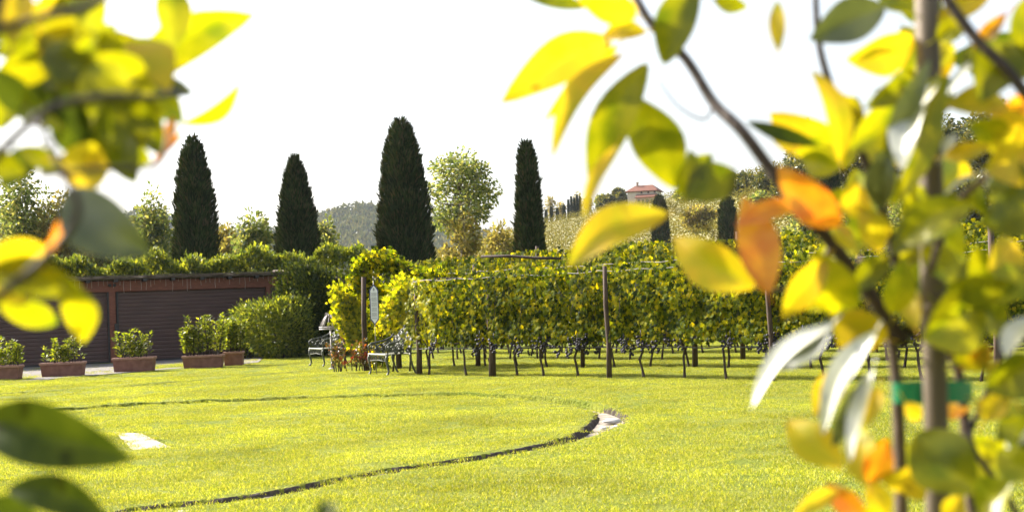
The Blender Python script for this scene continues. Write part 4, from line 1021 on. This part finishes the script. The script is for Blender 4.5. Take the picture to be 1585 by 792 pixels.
def leaf(tree_, base, tip, wpx, d, c, bend=None, roll=None, dz=None, wscale=1.0):
    """one leaf from a photo column/row to another, d metres away"""
    B = at(base[0], base[1], d); T = at(tip[0], tip[1], d + (dz if dz is not None else R.uniform(-.035, .035)))
    ax = (T - B); Ln = ax.length; ax.normalize(); view = (B.lerp(T, .5) - CAMP).normalized()
    nr = -view
    nr = (nr - ax * nr.dot(ax)).normalized()
    if c == 'w': nr = (HALF - ax * HALF.dot(ax)).normalized(); roll = 0
    else: nr = Matrix.Rotation(roll if roll is not None else R.uniform(-.5, .5), 3, ax) @ nr
    sd = ax.cross(nr).normalized()
    W = wpx * d / FPX / 2 / (1.1 if c == 'w' else max(.45, abs(nr.dot(view)))) * wscale
    bend = bend if bend is not None else R.uniform(-.10, .10); arch = R.uniform(.04, .12); fold = R.uniform(.15, .45); wav = R.uniform(0, 6)
    nu, nv = 10, 3; vs = []; fs = []
    for i in range(nu + 1):
        t = i / nu; prof = (math.sin(math.pi * min(1, t * .93 + .03)) ** .75) * (1 - .45 * t ** 3) * (1 if t < .98 else .1)
        c0 = ax * (Ln * t) + sd * (bend * Ln * math.sin(math.pi * t)) + nr * (arch * Ln * math.sin(math.pi * t))
        for j in range(-nv, nv + 1):
            u = j / nv; q = c0 + sd * (u * W * prof) + nr * (abs(u) * fold * W * prof * 1.2 + .05 * W * math.sin(9 * t + wav + u * 2))
            vs.append(q)
    m = 2 * nv + 1
    for i in range(nu):
        for j in range(m - 1): fs.append((i * m + j, i * m + j + 1, (i + 1) * m + j + 1, (i + 1) * m + j))
    mb = MB().add(vs, fs)
    mb.tube([(0, 0, 0), -ax * .006 + nr * .001, -ax * .013], .0008, 4)
    o = mb.build('leaf', FM[c]); o.parent = tree_; o.location = B - tree_.location; return o
def branch(tree_, pts, r0, r1, mat, name='branch'):
    P = [at(*p) - tree_.location for p in pts]; Q = []
    n = len(P)
    for i in range(n - 1):      # smooth through the points
        p0, p1, p2, p3 = P[max(i - 1, 0)], P[i], P[i + 1], P[min(i + 2, n - 1)]
        for k in range(5):
            t = k / 5; Q.append(.5 * ((2 * p1) + (-p0 + p2) * t + (2 * p0 - 5 * p1 + 4 * p2 - p3) * t * t + (-p0 + 3 * p1 - 3 * p2 + p3) * t ** 3))
    Q.append(P[-1]); rr = [r0 + (r1 - r0) * i / (len(Q) - 1) for i in range(len(Q))]
    mb = MB().tube(Q, rr, 10); o = mb.build(name, mat); o.parent = tree_; return o

D0 = 1.5
tb = gx(1400, D0); T1 = empty('young_tree', (tb.x, D0, 0)); tag(T1, 'young tree with yellow, green and orange leaves close to the lens at the right', 'young tree')
branch(T1, [(1460, 2500, 1.5), (1425, 1500, 1.5), (1400, 900, 1.5), (1394, 760, 1.5), (1390, 640, 1.5), (1384, 560, 1.5), (1372, 500, 1.5), (1345, 440, 1.5)], .0085, .005, M_STEM, 'trunk')
branch(T1, [(1530, 2500, 1.55), (1520, 1400, 1.55), (1512, 900, 1.55), (1500, 740, 1.55), (1490, 620, 1.55), (1478, 560, 1.55), (1440, 500, 1.54), (1390, 440, 1.52), (1330, 400, 1.5)], .0075, .004, M_STEM)
branch(T1, [(1400, 530, 1.5), (1350, 462, 1.5), (1290, 380, 1.5), (1222, 302, 1.5), (1150, 205, 1.52), (1105, 160, 1.55), (1062, 92, 1.57), (1010, 40, 1.58), (975, -20, 1.6)], .0080, .0048, M_TWIG)
branch(T1, [(1412, 515, 1.5), (1395, 440, 1.48), (1370, 340, 1.47), (1335, 240, 1.47), (1292, 150, 1.47), (1268, 70, 1.47), (1262, -10, 1.47)], .0058, .0034, M_TWIG)
branch(T1, [(1620, 190, 1.35), (1560, 110, 1.35), (1510, 60, 1.36), (1455, -15, 1.37)], .006, .005, M_TWIG)
branch(T1, [(1195, 450, 1.5), (1150, 400, 1.5), (1090, 350, 1.5), (1020, 308, 1.5)], .0024, .0014, M_TWIG, 'twig')
branch(T1, [(1290, 378, 1.5), (1240, 440, 1.5), (1195, 450, 1.5)], .003, .0024, M_TWIG, 'twig')
branch(T1, [(1105, 160, 1.55), (1090, 185, 1.55), (1050, 165, 1.55), (1020, 125, 1.55)], .0016, .001, M_TWIG, 'twig')
branch(T1, [(1400, 530, 1.5), (1340, 510, 1.47), (1290, 497, 1.45)], .003, .0015, M_TWIG, 'twig')
branch(T1, [(1495, 680, 1.5), (1530, 600, 1.48), (1560, 520, 1.46), (1600, 480, 1.45)], .0035, .002, M_TWIG)
branch(T1, [(1440, 420, 1.42), (1470, 330, 1.42), (1520, 280, 1.42), (1590, 250, 1.42)], .004, .003, M_STEM)
branch(T1, [(1610, 870, 1.45), (1560, 770, 1.45), (1510, 700, 1.47), (1498, 650, 1.5)], .0035, .003, M_TWIG)

LV = [  # base, tip, width px, distance, colour, bend
    ((945, 62), (775, 160), 62, 1.55, 'y', .10), ((955, 72), (842, 188), 26, 1.6, 'g', .05), ((962, 85), (855, 246), 30, 1.5, 'y', .12), ((1000, 100), (915, 297), 60, 1.5, 'o', .08),
    ((975, 150), (1045, 293), 72, 1.52, 'o', -.08), ((955, 225), (904, 340), 20, 1.45, 'y', .04), ((985, 25), (893, -4), 40, 1.5, 'y', .05), ((1000, 50), (930, 62), 30, 1.5, 'y', .1), ((905, 12), (795, -14), 26, 1.6, 'o', 0),
    ((1028, 98), (1082, -35), 58, 1.45, 'o', -.05), ((1105, 0), (1158, 12), 26, 1.5, 'o', 0), ((1060, 305), (1068, 232), 26, 1.5, 'g', .05), ((1058, 306), (1138, 262), 52, 1.5, 'o', .06), ((1050, 300), (1102, 238), 30, 1.52, 'g', 0),
    ((1032, 332), (878, 414), 56, 1.5, 'y', .10), ((1168, 442), (1042, 368), 66, 1.5, 'y', -.05), ((1190, 452), (1152, 305), 58, 1.48, 'r', .04), ((1300, 348), (1203, 258), 56, 1.45, 'r', -.06),
    ((1238, 318), (1138, 348), 30, 1.48, 'r', .03), ((1265, 225), (1155, 188), 24, 1.45, 'd', -.05), ((1245, 220), (1192, 212), 34, 1.5, 'y', 0), ((1300, 260), (1240, 245), 34, 1.48, 'g', 0),
    ((1368, 12), (1252, 62), 62, 1.4, 's', .08), ((1410, 20), (1360, -10), 40, 1.42, 'g', 0), ((1412, 62), (1308, 92), 52, 1.48, 'y', -.05), ((1300, 250), (1256, 108), 36, 1.42, 'y', .08), ((1302, 30), (1262, 60), 28, 1.5, 'y', 0),
    ((1290, 215), (1325, 150), 40, 1.48, 'g', 0), ((1342, 165), (1415, 130), 28, 1.42, 'o', -.06), ((1318, 232), (1408, 140), 54, 1.42, 'g', .06), ((1330, 200), (1290, 140), 36, 1.5, 'y', 0),
    ((1398, 262), (1452, 128), 60, 1.38, 'w', -.05), ((1372, 245), (1440, 90), 34, 1.42, 's', -.05), ((1372, 232), (1362, 325), 40, 1.42, 's', .02), ((1448, 132), (1392, 312), 42, 1.4, 'g', -.04),
    ((1560, 165), (1462, 165), 40, 1.42, 'y', .03), ((1520, 92), (1466, 148), 20, 1.38, 'w', 0), ((1562, 70), (1516, 158), 58, 1.38, 'o', .05), ((1530, -5), (1448, 35), 36, 1.45, 'y', .05), ((1558, 22), (1504, 88), 24, 1.42, 'r', 0),
    ((1605, -10), (1578, 108), 60, 1.4, 'o', .03), ((1592, 148), (1556, 178), 36, 1.45, 'r', 0), ((1538, 170), (1562, 236), 56, 1.42, 'y', 0), ((1600, 232), (1522, 262), 56, 1.4, 'y', .05), ((1600, 300), (1525, 284), 62, 1.38, 'o', .05),
    ((1462, 242), (1538, 225), 26, 1.42, 'y', 0), ((1462, 238), (1482, 208), 24, 1.4, 'w', 0), ((1522, 270), (1462, 302), 16, 1.4, 'w', 0), ((1398, 372), (1508, 316), 56, 1.4, 'g', -.05), ((1382, 392), (1485, 300), 48, 1.42, 'o', .04),
    ((1362, 388), (1328, 318), 42, 1.44, 'y', .03), ((1320, 385), (1292, 348), 24, 1.46, 'y', 0), ((1278, 402), (1210, 492), 44, 1.42, 'y', .05), ((1262, 392), (1322, 482), 62, 1.42, 'g', .04), ((1372, 522), (1282, 488), 58, 1.42, 'y', .03),
    ((1288, 503), (1164, 632), 40, 1.36, 'w', .06), ((1292, 494), (1196, 572), 34, 1.38, 's', -.10), ((1356, 515), (1274, 672), 54, 1.34, 'w', .04), ((1352, 572), (1316, 715), 34, 1.34, 'w', .03), ((1325, 600), (1288, 690), 30, 1.36, 's', 0),
    ((1312, 560), (1262, 645), 40, 1.44, 'y', .02), ((1302, 722), (1218, 650), 56, 1.42, 'y', -.05), ((1345, 752), (1328, 650), 44, 1.42, 'y', .03), ((1348, 745), (1374, 678), 36, 1.42, 'r', 0), ((1338, 800), (1278, 748), 36, 1.4, 'r', 0),
    ((1295, 760), (1228, 800), 22, 1.38, 'y', .04), ((1428, 522), (1520, 468), 74, 1.4, 'g', -.04), ((1450, 470), (1495, 520), 50, 1.44, 'g', 0), ((1468, 445), (1575, 442), 46, 1.4, 'o', .03), ((1382, 485), (1398, 398), 42, 1.42, 'g', 0),
    ((1418, 508), (1402, 438), 30, 1.44, 'y', 0), ((1500, 562), (1535, 538), 28, 1.44, 'r', 0), ((1600, 560), (1525, 602), 62, 1.4, 'o', .05), ((1598, 490), (1556, 552), 50, 1.36, 'w', 0), ((1418, 672), (1508, 765), 92, 1.38, 'o', .06),
    ((1402, 622), (1422, 650), 22, 1.46, 'y', 0), ((1478, 624), (1472, 650), 20, 1.56, 'r', 0), ((1512, 622), (1548, 640), 30, 1.45, 'y', 0), ((1525, 650), (1562, 600), 34, 1.42, 'y', 0), ((1372, 800), (1345, 740), 36, 1.42, 'y', 0),
    ((1390, 760), (1418, 720), 44, 1.42, 'y', 0), ((1515, 790), (1570, 745), 50, 1.4, 'g', .03), ((1462, 800), (1490, 766), 34, 1.42, 'y', 0), ((1600, 660), (1556, 695), 34, 1.38, 'w', 0), ((1610, 700), (1545, 650), 52, 1.4, 'o', 0),
    ((1545, 700), (1600, 740), 50, 1.38, 'g', 0), ((1430, 380), (1478, 440), 44, 1.44, 'g', 0), ((1395, 340), (1430, 290), 40, 1.44, 'g', 0), ((1450, 60), (1500, 30), 34, 1.45, 'g', 0), ((1545, 120), (1590, 80), 44, 1.38, 'o', 0),
    ((1340, 300), (1295, 330), 36, 1.46, 'y', 0), ((1415, 190), (1470, 120), 44, 1.42, 'g', 0), ((1520, 350), (1600, 330), 46, 1.42, 'o', .04), ((1500, 480), (1560, 500), 40, 1.42, 'o', 0), ((1590, 420), (1540, 470), 46, 1.42, 'g', 0),
    ((1205, 80), (1203, 0), 20, 1.25, 'y', 0), ((1440, 720), (1400, 690), 34, 1.44, 'g', 0), ((1560, 220), (1500, 190), 40, 1.42, 'g', 0), ((1575, 380), (1530, 420), 40, 1.45, 'y', 0), 
    ((1335, 480), (1300, 540), 40, 1.44, 'y', 0), ((1360, 600), (1340, 660), 30, 1.44, 'y', 0), ((1480, 560), (1530, 530), 46, 1.44, 'g', 0), ((1570, 620), (1530, 560), 44, 1.42, 'y', 0),
]
for k in range(52):
    x = R.uniform(1262, 1610); y = R.uniform(-20, 800); a = R.uniform(0, 6.28); l = R.uniform(55, 120)
    if x < 1340 and (y < 110 or 520 < y < 700) or 1340 < x < 1520 and 500 < y < 700: continue
    if 1370 < x + l * math.cos(a) < 1510 and 570 < y + l * math.sin(a) < 640: continue
    c = R.choice('ygggggoooodo' if y > 250 else 'yggoood')
    LV.append(((x, y), (x + l * math.cos(a), y + l * math.sin(a)), l * R.uniform(.38, .55), R.uniform(1.44, 1.75), c, R.uniform(-.1, .1)))
for l in LV: leaf(T1, l[0], l[1], l[2] * 1.15, l[3], l[4], l[5])

stk = empty('wooden_stake', gx(1442, 1.47)); tag(stk, 'pale round wooden stake supporting the young tree at the right', 'stake')
s_t = at(1434, -30, 1.47) - stk.location; s_b = at(1452, 800, 1.47) - stk.location
dv2 = (s_t - s_b); dn2 = s_b - dv2 * (s_b.z / dv2.z)
branch_pts = [dn2, s_b, s_b.lerp(s_t, .5), s_t + dv2 * .25]
o = MB().tube(branch_pts, .0125, 14).build('pole', M_STAKE); o.parent = stk
tie = empty('tree_tie', at(1440, 605, 1.5)); tag(tie, 'green plastic tape tying the young tree to its stake', 'tree tie')
tl, trr = at(1384, 606, 1.5) - tie.location, at(1494, 604, 1.53) - tie.location
mb = MB(); n = 26; vs = []
for i in range(n + 1):
    a = 6.2832 * i / n; c = tl.lerp(trr, .5 - .5 * math.cos(a)); yy = math.sin(a) * .022
    for z in (-.0105, .0105): vs.append((c.x + (-.004 if math.cos(a) > .9 else .004 if math.cos(a) < -.9 else 0), c.y - yy - .01, c.z + z))
mb.add(vs, [(2 * i, 2 * i + 2, 2 * i + 3, 2 * i + 1) for i in range(n)])
o = mb.build('loop', M_TIE); o.parent = tie
mb = MB().box((.0, -.03, 0), (.012, .008, .022)); o = mb.build('knot', M_TIE); o.parent = tie

# the tree at the left, closer still
D1 = .9
tb = gx(-120, D1); T2 = empty('young_tree', (tb.x, D1, 0)); tag(T2, 'young tree reaching in from the left picture edge, its leaves close to the lens', 'young tree')
branch(T2, [(-170, 3000, .9), (-160, 1500, .9), (-140, 900, .9), (-110, 500, .9), (-60, 300, .9), (-20, 100, .9), (10, -60, .9)], .009, .004, M_STEM, 'trunk')
branch(T2, [(-110, 520, .9), (-20, 470, .88), (70, 400, .88), (120, 330, .88), (100, 270, .88), (60, 190, .9)], .0035, .0022, M_TWIG)
branch(T2, [(-60, 300, .9), (60, 180, .92), (160, 150, .95), (240, 150, 1.0), (290, 140, 1.05)], .0035, .0016, M_TWIG)
branch(T2, [(60, 270, .9), (160, 262, .92), (245, 255, .95), (262, 200, .98)], .0025, .0012, M_TWIG)
branch(T2, [(-140, 800, .9), (-60, 690, .88), (0, 660, .88)], .003, .0016, M_TWIG)
branch(T2, [(-40, 60, .9), (60, 30, .9), (150, 5, .95), (200, -30, .95)], .003, .0018, M_TWIG)
LL = [
    ((60, 130), (190, 70), 62, .95, 'o', .05), ((10, 120), (120, 190), 64, .95, 'd', .05), ((90, 60), (10, 130), 56, .98, 'g', .05), ((130, 190), (235, 250), 74, 1.0, 'o', .05), ((120, 120), (100, 235), 62, .98, 'd', .04),
    ((210, 190), (120, 270), 60, .98, 'o', .03), ((20, 20), (120, 60), 56, .98, 'y', .03), ((0, 200), (30, 120), 50, .95, 'g', 0), ((150, 90), (262, 92), 64, 1.02, 'g', -.04), ((170, 120), (285, 190), 70, 1.02, 'o', -.05), ((60, 230), (0, 290), 46, .95, 'd', 0),
    ((205, 130), (396, 22), 72, 1.05, 'g', -.12), ((285, 192), (373, 127), 28, 1.05, 'g', .10), ((268, 75), (262, -30), 48, 1.0, 'g', 0), ((110, 90), (180, 38), 32, .92, 'g', .05), ((20, 65), (30, -30), 48, .9, 'y', 0),
    ((70, 75), (140, 125), 52, .9, 'o', 0), ((60, 90), (230, 120), 66, .9, 'o', .08), ((100, 110), (250, 200), 70, .92, 'o', .05), ((130, 225), (110, 120), 56, .92, 'd', 0), ((150, 130), (190, 235), 60, .9, 'o', 0),
    ((180, 150), (250, 240), 62, .95, 'o', -.05), ((90, 250), (170, 262), 66, .86, 'y', .04), ((110, 262), (150, 230), 50, .88, 'y', 0), ((104, 300), (236, 398), 84, .84, 's', .10), ((-10, 110), (60, 185), 50, .88, 'd', 0),
    ((-20, 235), (40, 268), 44, .86, 'o', 0), ((-10, 60), (60, 40), 44, .9, 'g', 0), ((0, 85), (80, 75), 50, .92, 'g', 0), ((80, 20), (150, -15), 40, .9, 'o', 0), ((60, 50), (100, 70), 50, .9, 'y', 0), ((180, 205), (210, 285), 50, .94, 'o', 0),
    ((-25, 400), (80, 388), 62, .84, 'y', .04), ((-20, 420), (128, 450), 62, .84, 'o', -.10), ((95, 432), (130, 530), 44, .84, 'g', -.08), ((0, 470), (90, 500), 40, .86, 'g', -.05), ((-20, 455), (20, 440), 60, .85, 'y', 0),
    ((-30, 655), (207, 712), 84, .84, 'd', -.05), ((-25, 640), (120, 665), 50, .86, 'o', 0), ((15, 755), (175, 810), 52, .82, 'd', -.08), ((-30, 790), (60, 800), 60, .82, 'd', 0), ((245, 240), (268, 180), 16, .98, 'r', .06),
    ((240, 250), (285, 205), 14, 1.0, 'r', 0), ((60, 0), (110, 20), 40, .9, 'y', 0), ((200, 60), (250, 100), 50, .98, 'o', 0), ((210, 160), (160, 190), 46, .95, 'g', 0), ((20, 140), (100, 200), 30, .9, 'g', 0), ((240, 130), (300, 145), 30, 1.0, 's', 0),
    ((120, 30), (60, 80), 44, .92, 'g', 0), ((140, 60), (215, 90), 44, .93, 'g', 0), ((30, 230), (110, 262), 34, .9, 'o', 0), ((80, 370), (125, 335), 20, .86, 'r', 0), ((70, 400), (100, 350), 18, .86, 'r', 0),
]
for k in range(16):
    x = R.uniform(-30, 240); y = R.uniform(-30, 250 - x * .1); a = R.uniform(0, 6.28); l = R.uniform(60, 130)
    if x > 190 and y > 200 or (25 < x < 110 and 150 < y < 245) or (80 < x < 240 and y < 40) or x + l * math.cos(a) > 285: continue
    LL.append(((x, y), (x + l * math.cos(a), y + l * math.sin(a)), l * R.uniform(.38, .5), R.uniform(.84, 1.0), R.choice('yggggooood'), R.uniform(-.1, .1)))
for l in LL: leaf(T2, l[0], l[1], l[2] * 1.06, l[3] * (1.35 if l[0][1] > 600 else 1.28), l[4], l[5])
# a low shoot whose tip just enters the picture at the bottom
D2 = .8; tb = gx(500, D2); T3 = empty('young_shoot', (tb.x, D2, 0)); tag(T3, 'dark leaf tips of a low shoot at the bottom edge', 'shoot')
branch(T3, [(540, 3200, .8), (530, 1800, .8), (515, 1000, .8), (508, 830, .8)], .003, .0015, M_TWIG, 'trunk')
leaf(T3, (508, 840), (500, 772), 36, .8, 'd', .05); leaf(T3, (512, 840), (522, 776), 18, .8, 'w', .05)
